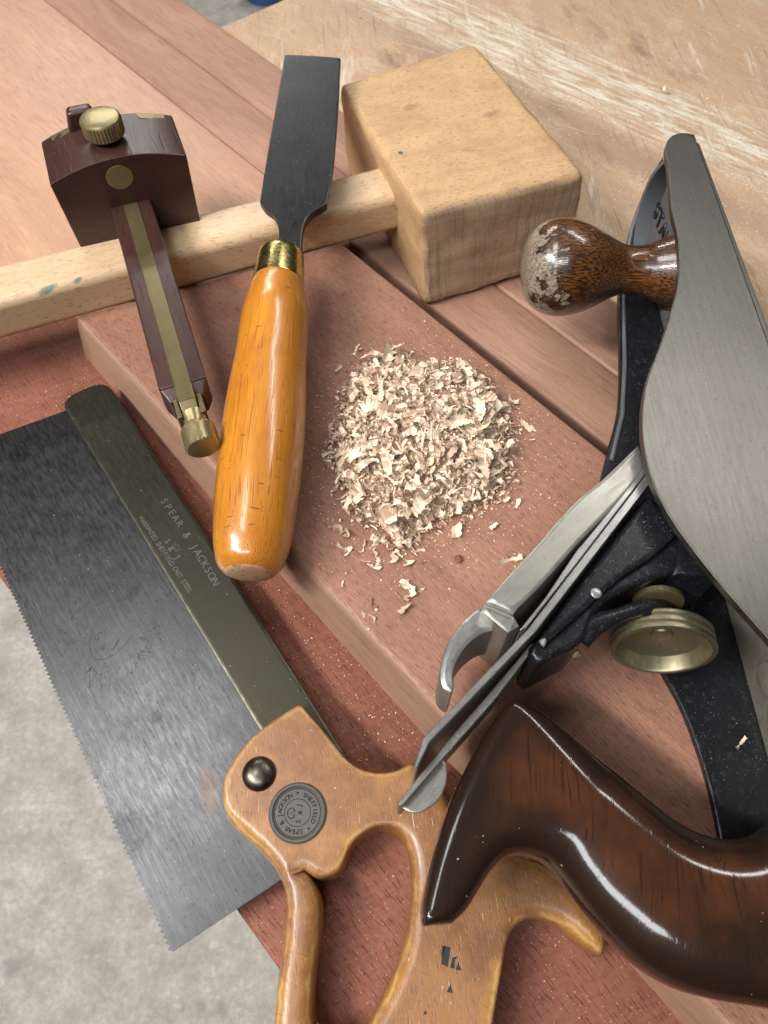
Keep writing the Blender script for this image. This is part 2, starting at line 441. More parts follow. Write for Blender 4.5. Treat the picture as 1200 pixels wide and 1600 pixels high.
def sawhx(t, c):
    i_ = t.math('ADD', t.inset(), t.step(t.noise(t.co(.2, .2, .2), 1, 4), 0, 1, -1.6, 1.6))
    c = t.mix(t.step(i_, 5.5, 2.5, 0, .65), c, (.40, .175, .022))
    c = t.mix(t.math('MULTIPLY', t.step(i_, .6, 1.3), t.step(i_, 2.4, 1.7, 0, .45)), c, (.62, .43, .22))
    g = t.noise(t.co(.05, .05, .05, 0, (8, 8, 0)), 1, 5, .7); c = t.mix(t.step(g, .42, .62, 0, .85), c, (.20, .085, .035))
    k = t.noise(t.co(1.0, .09, .1, R(55), (1, 8, 0)), 1, 2, .6); c = t.mix(t.step(k, .69, .73, 0, .7), c, (.10, .05, .02))
    w = t.noise(t.co(.09, .9, .9, R(30), (5, 2, 0)), 1, 2, .6); return t.mix(t.step(w, .70, .74, 0, .6), c, (.75, .55, .35))
M['sawhandle'] = wood('apple_handle', (.39, .185, .066), (.25, .105, .036), pore=(.13, .05, .02), pamt=.75, pl=.22, pw=2.2, rot=R(25), dust=.2, rough=.42, coat=.35, coat_r=.25, seed=70, extra=sawhx, mott=.35)
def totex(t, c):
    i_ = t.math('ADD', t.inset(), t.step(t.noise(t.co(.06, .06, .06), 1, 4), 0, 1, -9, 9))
    c = t.mix(t.step(i_, 15, 5, 0, .85), c, (.012, .006, .004))  # dark finish at the edges, with some shade of the rounding painted in
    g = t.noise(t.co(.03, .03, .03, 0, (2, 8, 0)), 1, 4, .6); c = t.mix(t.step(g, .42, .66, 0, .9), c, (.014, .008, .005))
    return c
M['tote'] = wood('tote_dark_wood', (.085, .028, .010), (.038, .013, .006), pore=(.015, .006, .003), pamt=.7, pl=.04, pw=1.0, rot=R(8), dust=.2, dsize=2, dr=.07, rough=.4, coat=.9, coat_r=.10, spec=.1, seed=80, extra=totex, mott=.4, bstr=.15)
def knobx(t, c):
    x = t.n('ShaderNodeSeparateXYZ', None, {0: t.tc.outputs['Object']}).outputs[0]
    n_ = t.noise(t.co(.10, .10, .10, 0, (3, 1, 0)), 1, 5, .65)
    e = t.math('ADD', t.math('MULTIPLY', x, 1000), t.step(n_, 0, 1, -30, 30))
    worn = t.step(e, 63, 65)
    gr = t.noise(t.co(.08, .9, .9), 1, 3, .6)
    bare = t.mix(t.step(gr, .35, .65), (.12, .085, .06), (.36, .285, .21))
    edge = t.math('MULTIPLY', t.step(e, 58, 62), t.math('SUBTRACT', 1.0, worn))
    c = t.mix(t.math('MULTIPLY', edge, .8), c, (.008, .005, .004))
    c = t.mix(worn, c, bare)
    ch = t.noise(t.co(.14, .14, .14, 0, (30, 14, 0)), 1, 2, .5)
    return t.mix(t.step(ch, .73, .745), c, (.34, .28, .2))
M['knob'] = wood('knob_varnish', (.20, .068, .012), (.05, .016, .004), pore=(.010, .005, .003), pamt=.9, pth=(.44, .56), pl=.03, pw=1.7, dust=.05, rough=.35, coat=1, coat_r=.06, seed=90, extra=knobx, bstr=.2)
M['brass'] = metal('aged_brass', (.40, .33, .17), (.26, .21, .11), .33, brush=.3, pits=.35, dust=.3, met=.75)
M['brass_dark'] = metal('dull_brass', (.24, .195, .095), (.15, .12, .06), .36, brush=.3, pits=.3, met=.75, dust=.25)
M['ferrule'] = metal('ferrule_brass', (.62, .50, .20), (.42, .34, .14), .25, rot=R(90), brush=.35, pits=.2, dust=.2)
M['wheel'] = metal('wheel_brass', (.30, .265, .17), (.19, .165, .11), .42, brush=.2, pits=.6, dust=.9, dsize=1.5, met=.85)
M['chisel'] = metal('blackened_steel', (.075, .077, .08), (.04, .042, .044), .34, brush=.3, pits=.5, dust=.6, dsize=1.6, dr=.08, bstr=.08, bl=.1, bw=.8, dcol=(.34, .34, .33))
def bladex(t, c):
    for x, y, rx, ry, k in ((-118, 6, 7, 6, .6), (-93, 2, 5, 4, .5), (-55, 18, 7, 6, .5), (42, 4, 3, 3, .8), (75, -26, 9, 8, .75), (8, -30, 3, 3, .8), (-15, 20, 3, 5, .6)):
        c = t.mix(t.math('MULTIPLY', t.spot(x, y, rx, ry, .4, .9), k*.6), c, (.035, .034, .037))
    c = t.mix(t.math('MULTIPLY', t.spot(80, 8, 9, 4, -.3, .8), .35), c, (.17, .11, .07))
    s_ = t.noise(t.co(.02, 1.1, 1, 0, (0, 3, 0)), 1, 4, .7)
    return t.mix(t.step(s_, .58, .72, 0, .25), c, (.34, .34, .36))
M['blade'] = metal('saw_steel', (.135, .137, .143), (.06, .06, .063), .33, brush=.65, pits=.8, dust=.15, blot=.6, bl=.05, bw=2.2, extra=bladex, bstr=.15)
def spinex(t, c):
    y = t.n('ShaderNodeSeparateXYZ', None, {0: t.tc.outputs['Object']}).outputs[1]
    e = t.math('ADD', t.math('ABSOLUTE', t.math('MULTIPLY', y, 1000)), t.step(t.noise(t.co(.2, .6, .6), 1, 3), 0, 1, -2.5, 2.5))
    return t.mix(t.step(e, 8.5, 13.5, 0, .4), c, (.085, .082, .045))
M['spine'] = metal('patinated_spine', (.046, .043, .040), (.028, .026, .024), .37, brush=.2, pits=.3, dust=.15, bstr=.04, extra=spinex, met=.8)
M['stamp'] = metal('stamped_letters', (.19, .185, .165), (.13, .13, .12), .5, brush=.1, pits=.1, dust=0)
M['bolt'] = metal('bronzed_bolt', (.13, .115, .09), (.09, .08, .065), .32, brush=.1, pits=.2, dust=.15)
M['medal'] = metal('nickel_medallion', (.10, .095, .08), (.07, .065, .055), .42, brush=.1, pits=.4, dust=.15, met=.15)
M['medal_dark'] = metal('medallion_recess', (.008, .008, .007), (.006, .006, .005), .8, brush=.1, pits=.2, dust=0, met=0.0)
def cheekx(t, c):
    for x, y, rx, ry in ((150, 8, 6, 3), (186, 18, 5, 4), (168, -2, 7, 3)):
        c = t.mix(t.math('MULTIPLY', t.spot(x, y, rx, ry, .4, .9), .6), c, (.12, .11, .10))
    return c
M['cheek'] = metal('ground_cast_iron', (.20, .195, .175), (.14, .135, .118), .38, brush=.3, pits=.35, dust=.7, dsize=1.3, dr=.085, blot=.3, rvar=.02, bl=.03, bw=1.6, extra=cheekx, bstr=.15)
M['steel'] = metal('bright_steel', (.38, .37, .33), (.27, .26, .22), .34, rot=R(50), met=.72, brush=.3, pits=.35, dust=.5, dsize=1.6, dr=.11)
M['iron'] = metal('blade_steel', (.40, .40, .39), (.25, .24, .22), .33, rot=R(50), met=.75, brush=.35, pits=.5, dust=.35)
def japx(t, c):
    g = t.noise(t.co(.3, .3, .3), 1, 5, .75); return t.mix(t.step(g, .55, .8, 0, .35), c, (.12, .10, .09))
M['black'] = metal('black_japanning', (.010, .011, .014), (.008, .008, .009), .30, brush=.1, pits=.2, dust=1.0, dsize=1.0, dr=.11, met=0.0, spec=.28, extra=japx, bstr=.5, bl=.5, bw=.5, dcol=(.22, .2, .19))
M['bedgrey'] = metal('worn_japanning', (.10, .108, .12), (.16, .16, .16), .38, brush=.2, pits=.3, dust=.4, met=0.0, extra=japx, bstr=.2, dcol=(.3, .28, .26))
M['rust'] = metal('dusty_iron', (.27, .25, .20), (.15, .13, .10), .5, brush=.3, pits=.8, dust=.7, met=.5, bstr=.4, bl=.2, bw=.4)
def floorx(name):
    t = MT(name)
    a = t.noise(t.co(.02, .02, .02), 1, 6, .7); b = t.noise(t.co(.12, .12, .12), 1, 5, .7); f = t.noise(t.co(.006, .006, .006), 1, 3, .5)
    c = t.mix(t.step(a, .32, .66), (.40, .37, .32), (.73, .70, .63))
    c = t.mix(t.step(b, .35, .7, 0, .7), c, (.34, .31, .27))
    v = t.noise(t.co(.07, .07, .07, 0, (5, 0, 0)), 1, 3, .55)
    c = t.mix(t.step(v, .60, .74, 0, .4), c, (.85, .83, .77))
    gr = t.noise(t.co(.5, .5, .5), 1, 4, .8); c = t.mix(t.step(gr, .5, .75, 0, .5), c, (.25, .225, .195))
    c = t.mix(t.step(gr, .45, .25, 0, .4), c, (.86, .83, .77))
    c = t.mix(t.step(f, .56, .72, 0, .3), c, (.42, .395, .36))
    d = t.noise(t.co(.011, .011, .011, 0, (4, 4, 0)), 1, 3, .6); c = t.mix(t.step(d, .60, .68, 0, .6), c, (.27, .25, .23))
    return t.done(c, .7, 0, b, .3, .002)
M['floor'] = floorx('concrete')
def shavm(name, a, b, k):
    t = MT(name); g = t.n('ShaderNodeNewGeometry').outputs['Random Per Island']
    c = t.ramp(g, [(0, b), (.30, tuple((x+y)/2 for x, y in zip(a, b))), (.55, a), (1, tuple(min(1, x*1.16) for x in a))])
    f = t.noise(t.co(1.2, 1.2, 1.2), 1, 3, .6); c = t.mix(t.step(f, .4, .8, 0, .3), c, k)
    t.b.inputs['Subsurface Weight'].default_value = 0.0
    return t.done(c, .65, 0, f, .3, .0003)
M['shaving'] = shavm('wood_shaving', (.80, .67, .50), (.40, .22, .15), (.46, .28, .18))
M['crumb'] = shavm('sawdust_crumb', (.72, .52, .38), (.42, .22, .15), (.4, .2, .14))
t = MT('blue_plastic'); M['blue'] = t.done((.05, .16, .45), .4)
t = MT('black_ink'); M['ink'] = t.done((.02, .015, .012), .6)
t = MT('etched_line'); M['etch'] = t.done((.035, .035, .045), .5, .3)

# ------------------------------------------------------------------ setting: floor, bench, boards
bm = bmesh.new()
vs = [bm.verts.new((x, y, -900)) for x, y in ((-6000, -6000), (6000, -6000), (6000, 9000), (-6000, 9000))]; bm.faces.new(vs)
fl = thing('floor', 'mottled grey concrete workshop floor', 'floor', Frame((0, 0, -900)), mesh=bm, m=M['floor'], kind='structure')
for k in ('label', 'category'): del fl[k]

BZ = -52.5
def bframe(s_, w_, z): return Frame(swpt(s_, w_, z), GD)
def slab(fr, pts, z0, z1, w=1.0, seg=2):
    return prism([swpt(a, b, z0) for a, b in pts], [swpt(a, b, z1) for a, b in pts], w, seg)
thing('workbench', 'worn tan wooden workbench top smeared with pale dust and old glue, behind the tools', 'workbench', bframe(-604, 0, BZ),
      mesh=roughen(slab(None, [(-604, -5), (900, -5), (900, 1500), (-604, 1500)], BZ-60, BZ, 3), 0, 1), m=M['bench'])
# pale wide board, two narrow strips, red board below, central board on top
def redge(wv, ):  # boundary hidden under the mallet handle
    a = Vector((-462, -36)); b = Vector((-362, 70)); k = (wv-a.y)/(b.y-a.y); return a.x+(b.x-a.x)*k
thing('wide_board', 'wide pale pink board under the marking gauge, at the upper left', 'board', bframe(-700, 100, -30),
      mesh=slab(None, [(-1100, -36), (redge(-36), -36), (redge(120), 120), (-300, 150), (-300, 237.3), (-1100, 237.3)], -52, -30, 1.6, 3), m=M['pink'])
for a, b, lab in ((238.0, 279.3, 'narrow pink strip of wood running beside the wide pale board, nearer of the two strips'),
                  (280.1, 324, 'narrow pink strip of wood lying along the bare workbench top, outer of the two strips')):
    thing('wood_strip', lab, 'wood strip', bframe(-400, (a+b)/2, -30), group='narrow wood strips side by side',
          mesh=slab(None, [(-1100, a), (420, a), (420, b), (-1100, b)], -52, -30.3 if a < 250 else -30.8, 2.2, 3), m=M['strip'])
thing('red_board', 'rough red brown board under the back saw, dusted with sawdust', 'board', bframe(-100, 10, -30),
      mesh=slab(None, [(redge(-41)+.6, -41), (redge(110)+.6, 110), (420, 110), (420, -30)], -52, -30, 1.2, 2), m=M['red'])
cb = thing('central_board', 'reddish planed board carrying the heap of shavings and the chisel', 'board', bframe(-100, 138, 0))
prof = [(62.5, -29.8), (211, -29.8), (211, -1.2), (210.3, -.35), (209, 0), (70, 0), (68.3, -.5), (67.3, -1.8), (66.4, -4)]
def cs(w_): return -325+(w_-66)/(211-66)*53
bm = prism([swpt(cs(w_), w_, z) for w_, z in prof], [swpt(430, w_, z) for w_, z in prof])
for f in bm.faces: pass
cbm = part('board_body', bm, M['central'], cb)
cbm.data.materials.append(M['side'])
for p in cbm.data.polygons:
    if p.normal.y < -.6 and abs(p.normal.z) < .75: p.material_index = 1

# blue tub on the floor beyond the bench
P = at(413, -4, -900)
tub = thing('plastic_tub', 'blurred blue plastic tub on the floor beyond the bench corner', 'tub', Frame(P), mesh=lathe(P, (0, 0, 1), [(0, 0), (0, 52), (4, 55), (150, 66), (156, 70), (160, 66), (150, 62), (6, 51), (6, 0)], 48), m=M['blue'])

# ------------------------------------------------------------------ mallet
HZ = 35
top = [at(528, 130, HZ), at(742, 64, HZ), at(917, 270, HZ), at(655, 333, HZ)]
bot = [at(541, 262, -30), at(738, 200, -30), at(896, 408, -30), at(664, 483, -30)]
gx = (top[3]-top[0]); hx = (top[1]-top[0])
hc = sum((p for p in top), Vector())/4
MF = Frame((hc.x, hc.y, HZ), (top[2]-top[3]))
mal = thing('mallet', 'pale beech carpenter mallet lying with its handle across the boards', 'mallet', MF)
bm = prism(bot, top); bevel(bm, 5.0, 4, 30)
bmesh.ops.subdivide_edges(bm, edges=[e for e in bm.edges if e.calc_length() > 25], cuts=14, use_grid_fill=True)
bm.normal_update()
for v in bm.verts:
    k = noise.noise(v.co*.12); k2 = noise.noise(v.co*.5)
    v.co += v.normal*(1.0*k+.55*k2)
head = part('head', bm, M['beech_head'], mal, smooth=30)
head.data.materials.append(M['beech_end'])
nf = ((MF.mat().to_3x3().inverted()) @ ((top[3]-top[2]).cross(Vector((0, 0, 1))))).normalized()
for p in head.data.polygons:
    if abs(p.normal.y) > .8 and p.normal.y < 0: p.material_index = 1
# handle: rounded rectangular section
ha = at(-190, 524, 11.5); hb = at(640, 301, 8)
HF = Frame(ha, hb-ha)
HL = (hb-ha).length
def rrect(hw, hh, r, n=6):
    out = []
    for cx, cy, a0 in ((hw-r, hh-r, 0), (-hw+r, hh-r, 90), (-hw+r, -hh+r, 180), (hw-r, -hh+r, 270)):
        for i in range(n+1):
            a = R(a0+90*i/n); out.append((cx+r*math.cos(a), cy+r*math.sin(a)))
    return out
sec = rrect(15.0, 12.4, 5.5)
bm = bmesh.new(); rings = []
for i in range(61):
    k = i/60; sw_ = 1.0-.04*math.sin(k*3.1)
    rings.append([bm.verts.new(HF.w(k*HL, y*sw_, z)) for y, z in sec])
for a, b in zip(rings, rings[1:]):
    for i in range(len(sec)): bm.faces.new([a[i], a[(i+1) % len(sec)], b[(i+1) % len(sec)], b[i]])
bm.faces.new(rings[0]); bm.faces.new(list(reversed(rings[-1])))
ang = MF.x.angle(HF.x)*(1 if MF.x.cross(HF.x).z > 0 else -1)
for u, v, rx, ry in ((72, 452, 8, 2.0), (120, 437, 4, 1.2), (60, 490, 8, 1.2), (28, 503, 4, 1.2), (10, 512, 3, 1)):
    q = MF.l(at(u, v, 22)); PAINT.append((q.x, q.y, rx*.75, ry*.9, ang+R(12), q.z))
M['beech_handle'] = wood('beech_handle', (.66, .465, .285), (.55, .365, .21), pore=BEP, pamt=.6, pth=(.60, .68), pl=.22, pw=1.7, rot=-ang, dust=.12, rough=.42, coat=.4, coat_r=.3, seed=47, extra=paintx, mott=.2, bstr=.15)
part('handle', bm, M['beech_handle'], mal)

# ------------------------------------------------------------------ chisel
A = at(441, 385, 33); B = at(390, 885, 17)
CF = Frame(A, B-A)     # x towards the butt
chi = thing('chisel', 'wide chisel with glossy orange wooden handle and blackened blade, lying across the mallet handle', 'chisel', CF)
def station(v):
    # point on the axis seen at photo row v
    lo, hi = -300.0, 300.0
    def row(s_):
        q = CF.w(s_, 0)-CAM; dz = cp*q.y-sp*q.z; return 800-FPX*(sp*q.y+cp*q.z)/dz
    for _ in range(50):
        m_ = (lo+hi)/2
        if row(m_) < v: lo = m_
        else: hi = m_
    q = CF.w(lo, 0)-CAM
    return lo, cp*q.y-sp*q.z
def srad(v, w_):
    s_, d_ = station(v); return s_, w_/2*d_/FPX
pf = [srad(v, w_) for v, w_ in ((444, 79), (449, 83), (456, 87), (475, 95), (500, 105), (560, 111), (600, 119), (650, 127), (700, 131), (760, 131), (810, 127), (850, 120), (872, 110))]
s_e, r_e = pf[-1]
pf += [(s_e+3.0, r_e*.93), (s_e+5.2, r_e*.82), (s_e+6.4, r_e*.72)]
dense = []
for i in range(len(pf)-1):
    p0 = pf[max(i-1, 0)]; p1 = pf[i]; p2 = pf[i+1]; p3 = pf[min(i+2, len(pf)-1)]
    for q in range(6):
        t_ = q/6; dense.append(tuple(.5*((2*p1[k])+(-p0[k]+p2[k])*t_+(2*p0[k]-5*p1[k]+4*p2[k]-p3[k])*t_*t_+(-p0[k]+3*p1[k]-3*p2[k]+p3[k])*t_**3) for k in (0, 1)))
dense.append(pf[-1])
hd = part('handle', lathe(A, CF.x, [(dense[0][0], 0)]+dense, 96), M['orange'], chi, smooth=60)
e = pf[-1]
part('butt_end', lathe(A, CF.x, [(e[0]-.6, 0), (e[0]-.6, e[1]*.99), (e[0]+.25, e[1]*.96), (e[0]+.9, e[1]*.8), (e[0]+1.2, e[1]*.5), (e[0]+1.3, 0)], 64), M['butt'], hd, root=chi, smooth=60)
f0 = srad(399, 66); f1 = srad(402, 69); f2 = srad(446, 78)
part('ferrule', lathe(A, CF.x, [(f0[0], 6), (f0[0], f0[1]), (f0[0]+1.2, f0[1]+.9), (f1[0]+2.5, f1[1]+.7), (f2[0]-.6, f2[1]+.5), (f2[0]+.3, f2[1]-.1), (f2[0]+.3, 6)], 72), M['ferrule'], chi, smooth=50)
bl = CF.poly([(445, 85, 1), (489, 86.5), (532, 90, 1), (527, 180), (518, 280), (510, 318, 1), (500, 325), (485, 334), (476, 348), (472, 368), (470, 403, 1), (433, 403, 1), (436, 366), (434, 350), (427, 335), (414, 325), (406, 314, 1), (416, 250), (431, 165)], 2.5)
bm = puff(CF, bl, -2.0, 2.5, .55, ds=1.6, grid=5)
bt = CF.px(485, 88, 2.5)[0]
part('blade', bm, M['chisel'], chi)

# ------------------------------------------------------------------ marking gauge
GZ = 41
p0 = at(204, 318, GZ); p1 = at(286, 602, GZ)
GF = Frame(p0, p1-p0)   # x along the stem towards its tip, y to image right
gau = thing('marking_gauge', 'dark rosewood mortise gauge with brass fittings, its stem resting over the mallet handle', 'marking gauge', GF)
L2 = (p1-p0).length
LW, RW = -1*GF.px(176, 322)[1], GF.px(236, 314)[1]
W0 = 10.4
# fence (front face at x=0, runs to negative x)
fz = [(y, z) for y, z in []]
yl = GF.l(at(75, 270, 58)).y; yr = GF.l(at(290, 240, 58)).y
if yl > yr: yl, yr = yr, yl
def fprof(dep, sh=0):
    pts = [(yl+3, -59), (yr-3, -59)]
    n = 14
    for i in range(n+1):
        k = i/n; y = yr+(yl-yr)*k; b = 1-(2*k-1)**2
        pts.append((y, 19+6.5*b))
    return pts
pp = fprof(0)
bm = prism([GF.w(0, y, z) for y, z in pp], [GF.w(-36, y, z) for y, z in pp]); bevel(bm, .9, 2, 40)
part('fence', bm, M['rosewood'], gau, smooth=35)
part('brass_disc', lathe(GF.w(-.5, 0, 0)+(at(187, 277, 0)-at(187, 277, 0)), GF.x, [(0, 0), (0, 1), (.9, 1), (.9, 0)], 8), M['brass'], gau) if False else None
# brass button on the front face: intersect the ray with the face plane
def onface(u, v, x=0):
    r = ray(u, v); k = (GF.w(x, 0)-CAM).dot(GF.x)/r.dot(GF.x); return CAM+r*k
q = onface(187, 277)
part('brass_button', lathe(q-GF.x*2, GF.x, [(0, 0), (0, 6.4), (2.2, 6.4), (2.4, 6.1), (2.4, 0)], 40), M['brass'], gau)
# thumb screw on top
tz = GF.l(onface(160, 200, -17)).z
tq = GF.w(-17, GF.l(at(160, 195, GZ+30)).y, 24)
TS = part('thumb_screw', join(lathe(tq, GF.z, [(0, 0), (0, 5), (4, 5), (4, 9.2), (4.6, 9.7), (11.5, 9.7), (12.3, 9.2), (12.8, 8.2), (13.0, 4), (13.0, 0)], 72, (4, 5, .22, 0))), M['brass'], gau, smooth=30)
bm = prism([GF.w(-33, y, z) for y, z in ((-16+TQ, 20) for TQ in ())] or [GF.w(-30, -19, 20), GF.w(-30, -2, 20), GF.w(-30, -4, 33.5), GF.w(-30, -16, 33.5)], [GF.w(-37, -19, 20), GF.w(-37, -2, 20), GF.w(-37, -4, 33.5), GF.w(-37, -16, 33.5)], 2, 3)
part('raised_block', bm, M['rosewood'], gau)
for u0, u1 in ((72, 108), (206, 250)):
    ym = [GF.l(at(uu, 188 if u0 < 100 else 160, GZ+22)).y for uu in (u0, u1)]
    k0, k1 = [(y-yr)/(yl-yr) for y in ym]
    f_ = lambda k: 19+6.5*(1-(2*k-1)**2)+.25
    bm = prism([GF.w(-35.4, ym[0], f_(k0)-3), GF.w(-35.4, ym[1], f_(k1)-3), GF.w(-35.4, ym[1], f_(k1)), GF.w(-35.4, ym[0], f_(k0))],
               [GF.w(-30.5, ym[0]+1, f_(k0)-3), GF.w(-30.5, ym[1]-1, f_(k1)-3), GF.w(-30.5, ym[1]-1, f_(k1)), GF.w(-30.5, ym[0]+1, f_(k0))])
    part('brass_inlay', bm, M['brass'], gau)
# stem
bm = box(GF, -70, L2-1, -W0, W0, -16.5, 0, 1.3, 2)
# chamfered end
part('stem', bm, M['rosewood'], gau)
bm = prism([GF.w(L2-1.2, y, z) for y, z in ((-W0, -16), (W0, -16), (W0, -.1), (-W0, -.1))], [GF.w(L2+6, y, z) for y, z in ((-W0+3, -14), (W0-3, -14), (W0-3, -2.5), (-W0+3, -2.5))], 1, 2)
part('stem_end', bm, M['rosewood'], gau)
part('brass_slide', box(GF, .3, L2+8.5, -3.7, 3.7, -3, .5, .4, 2), M['brass_dark'], gau)
part('slide_tongue', prism([GF.w(L2+8.4, y, z) for y, z in ((-3.6, -4), (3.6, -4), (3.6, .2), (-3.6, .2))], [GF.w(L2+15, y, z) for y, z in ((-3.4, -7), (3.4, -7), (3.4, -4), (-3.4, -4))], .3), M['brass_dark'], gau)
for s1 in (-1, 1):
    part('bracket_arm', box(GF, L2+5, L2+15.5, s1*4.0 if s1 > 0 else -6.2, 6.2 if s1 > 0 else -4.0, -12, -1.5, .5), M['brass_dark'], gau)
ax = (GF.x+Vector((0, 0, -.05))).normalized(); q = GF.w(L2+12.5, .6, -6)
part('end_screw', lathe(q, ax, [(0, 0), (0, 5.6), (4.5, 4.8), (6.5, 4.8), (7, 6.7), (7.6, 7.2), (9.2, 7.2), (10.8, 7.2), (12.4, 7.2), (14, 7.2), (15.6, 7.2), (17.2, 7.2), (17.7, 6.8), (17.9, 6.3), (17.9, 0)], 60, (6, 11, .22, 1)), M['brass'], gau, smooth=25)

# ------------------------------------------------------------------ back saw
BLZ = -19.0
sa = at(100, 640, BLZ); sb = at(402, 1137, BLZ)
so = at(165, 1005, BLZ)
SF = Frame((so.x, so.y, BLZ), sb-sa)
saw = thing('back_saw', 'old brass-backed tenon saw with worn wooden handle, blade overhanging the floor at the lower left', 'back saw', SF)
def spx(l, h=0.0): return SF.poly(l, h)
P0 = Vector(SF.px(-75, 706)); P1 = Vector(SF.px(270, 1487))
nt = 118; teeth = []
tdir = (P1-P0)/nt; tn = Vector((tdir.y, -tdir.x)).normalized()
c0 = Vector(SF.px(130, 700)); 
if (P0+tn-c0).length < (P0-c0).length: tn = -tn
for i in range(nt):
    a = P0+tdir*i; teeth.append((a.x, a.y)); b = a+tdir*.25+tn*1.15*(.95+.25*random.random()); teeth.append((b.x, b.y))
teeth.append((P1.x, P1.y))
outer = [SF.px(444, 1371), SF.px(470, 1300), SF.px(520, 1150), SF.px(418, 1135), SF.px(118, 636)]
bm = bmesh.new()
def two(x, y): return bm.verts.new(SF.w(x, y, 0)), bm.verts.new(SF.w(x, y, -1.0))
base_ = [two(*p) for p in teeth[0::2]]; tips = [two(*p) for p in teeth[1::2]]; outv = [two(*p) for p in outer]
mid_ = []
for k, p in enumerate(teeth[0::2]):
    mid_.append(two(p[0]-tn.x*3, p[1]-tn.y*3))
for k in range(nt):
    (a, a2), (b, b2), (c, c2) = base_[k], base_[k+1], tips[k]
    bm.faces.new([a, c, b]); bm.faces.new([a2, b2, c2])
    bm.faces.new([a, a2, c2, c]); bm.faces.new([c, c2, b2, b])
    (m1, m12), (m2, m22) = mid_[k], mid_[k+1]
    bm.faces.new([a, b, m2, m1]); bm.faces.new([a2, m12, m22, b2])
ring = [m for m in mid_]+outv
for q in (0, 1):
    f_2 = bm.faces.new([v[q] for v in ring]); bmesh.ops.triangulate(bm, faces=[f_2])
chain = [base_[-1], mid_[-1]]+outv+[mid_[0], base_[0]]
for a, b in zip(chain, chain[1:]):
    bm.faces.new([a[0], b[0], b[1], a[1]])
bla = part('blade', bm, M['blade'], saw, smooth=0)
# spine
sh = 3.2
spo = spx([(101, 638, 1), (100, 628), (112, 616), (150, 600), (166, 601), (178, 612), (190, 630), (300, 801), (460, 1052), (541, 1180, 1), (530, 1200, 1), (440, 1190, 1), (404, 1138, 1), (250, 884)], sh)
spn = part('spine', puff(SF, spo, -4.2, sh, 1.2, ds=2.5, grid=8), M['spine'], saw)
# stamped lettering on the spine
d1 = (Vector(SF.px(331, 913, sh))-Vector(SF.px(252, 788, sh)))
TF = Frame(SF.w(0, 0, sh), SF.w(d1.x, d1.y)-SF.w(0, 0))
def textat(s, u, v, size, fr, parent, m, h, ang=0, ext=.05, sp_=1.0, root=None, bold=0, name='stamped_lettering'):
    P_ = SF.w(*SF.px(u, v, h), h) if fr is SF or fr is TF else fr.w(*fr.px(u, v, h), h)
    x = fr.x.copy(); x.rotate(Matrix.Rotation(ang, 3, fr.z))
    return text_bm(s, size, Frame(P_, x, fr.z), ext, sp_, bold=bold)
letters = []
A0 = Vector((252, 786)); A1 = Vector((331, 912))
s1 = 'SPEAR & JACKSON'
for i, ch in enumerate(s1):
    k = i/(len(s1)-1); p = A0.lerp(A1, k); bow = 4*k*(1-k)
    p = p+Vector((5.0*bow*.3, -3.0*bow*.3))
    if ch != ' ': letters.append(textat(ch, p.x, p.y, 5.0, TF, None, None, sh+.01, ang=R(4-8*k)))
s2 = 'WARRANTED SHEFFIELD CAST STEEL'
A0 = Vector((218, 812)); A1 = Vector((294, 926))
for i, ch in enumerate(s2):
    p = A0.lerp(A1, i/(len(s2)-1))
    if ch != ' ': letters.append(textat(ch, p.x, p.y, 3.2, TF, None, None, sh+.01))
for ch, u, v, sz in (('S', 258, 848, 4), ('&', 263, 860, 4), ('J', 274, 873, 4)):
    letters.append(textat(ch, u, v, sz, TF, None, None, sh+.01))
# little crown
cf = Frame(SF.w(*SF.px(275, 855, sh), sh), TF.x)
cr = [(-2, -1), (2, -1), (2.3, 1.2), (1.1, .2), (0, 1.8), (-1.1, .2), (-2.3, 1.2), (-2, -1)]
letters.append(stroke(cf, cr, .3, .06, .0)); letters.append(stroke(cf, [(-1.8, -.4), (1.8, -.4)], .25, .06))
part('stamped_lettering', join(*letters), M['stamp'], spn, root=saw, smooth=0)
# etched shield and leaves on the blade
ef = Frame(SF.w(*SF.px(168, 1000, 0), .01), TF.x)
es = []
shd = [(-11, 9), (-10, 2), (-8, -5), (-4, -9.5), (0, -11.5), (4, -9.5), (8, -5), (10, 2), (11, 9)]
ef2 = Frame(ef.o, Vector((.93, -.36, 0)))
es.append(stroke(ef2, [(p[0]*.85, p[1]*.85) for p in shd], .38, .03))
es.append(text_bm('S', 6, Frame(ef2.w(-4.6, -2), ef2.x), .03)); es.append(text_bm('J', 6, Frame(ef2.w(4.6, -2), ef2.x), .03)); es.append(text_bm('&', 4, Frame(ef2.w(0, -5), ef2.x), .03))
rn = random.Random(3)
for i in range(210):
    a = rn.uniform(0, 6.28); rr_ = rn.uniform(10.5, 20)
    x, y = rr_*math.cos(a)*1.15, rr_*math.sin(a)
    if y > 10 and abs(x) < 12: continue
    if -11 < x < 11 and -9 < y < 8: continue
    th_ = a+rn.choice((.6, -.6))+rn.uniform(-.4, .4); L_ = rn.uniform(1.5, 3.6); cv = rn.uniform(-.9, .9)
    es.append(stroke(ef2, [(x+L_*k*math.cos(th_+cv*k), y+L_*k*math.sin(th_+cv*k)) for k in (0, .35, .7, 1)], .2, .025))
part('etched_emblem', join(*es), M['etch'], bla, root=saw, smooth=0)
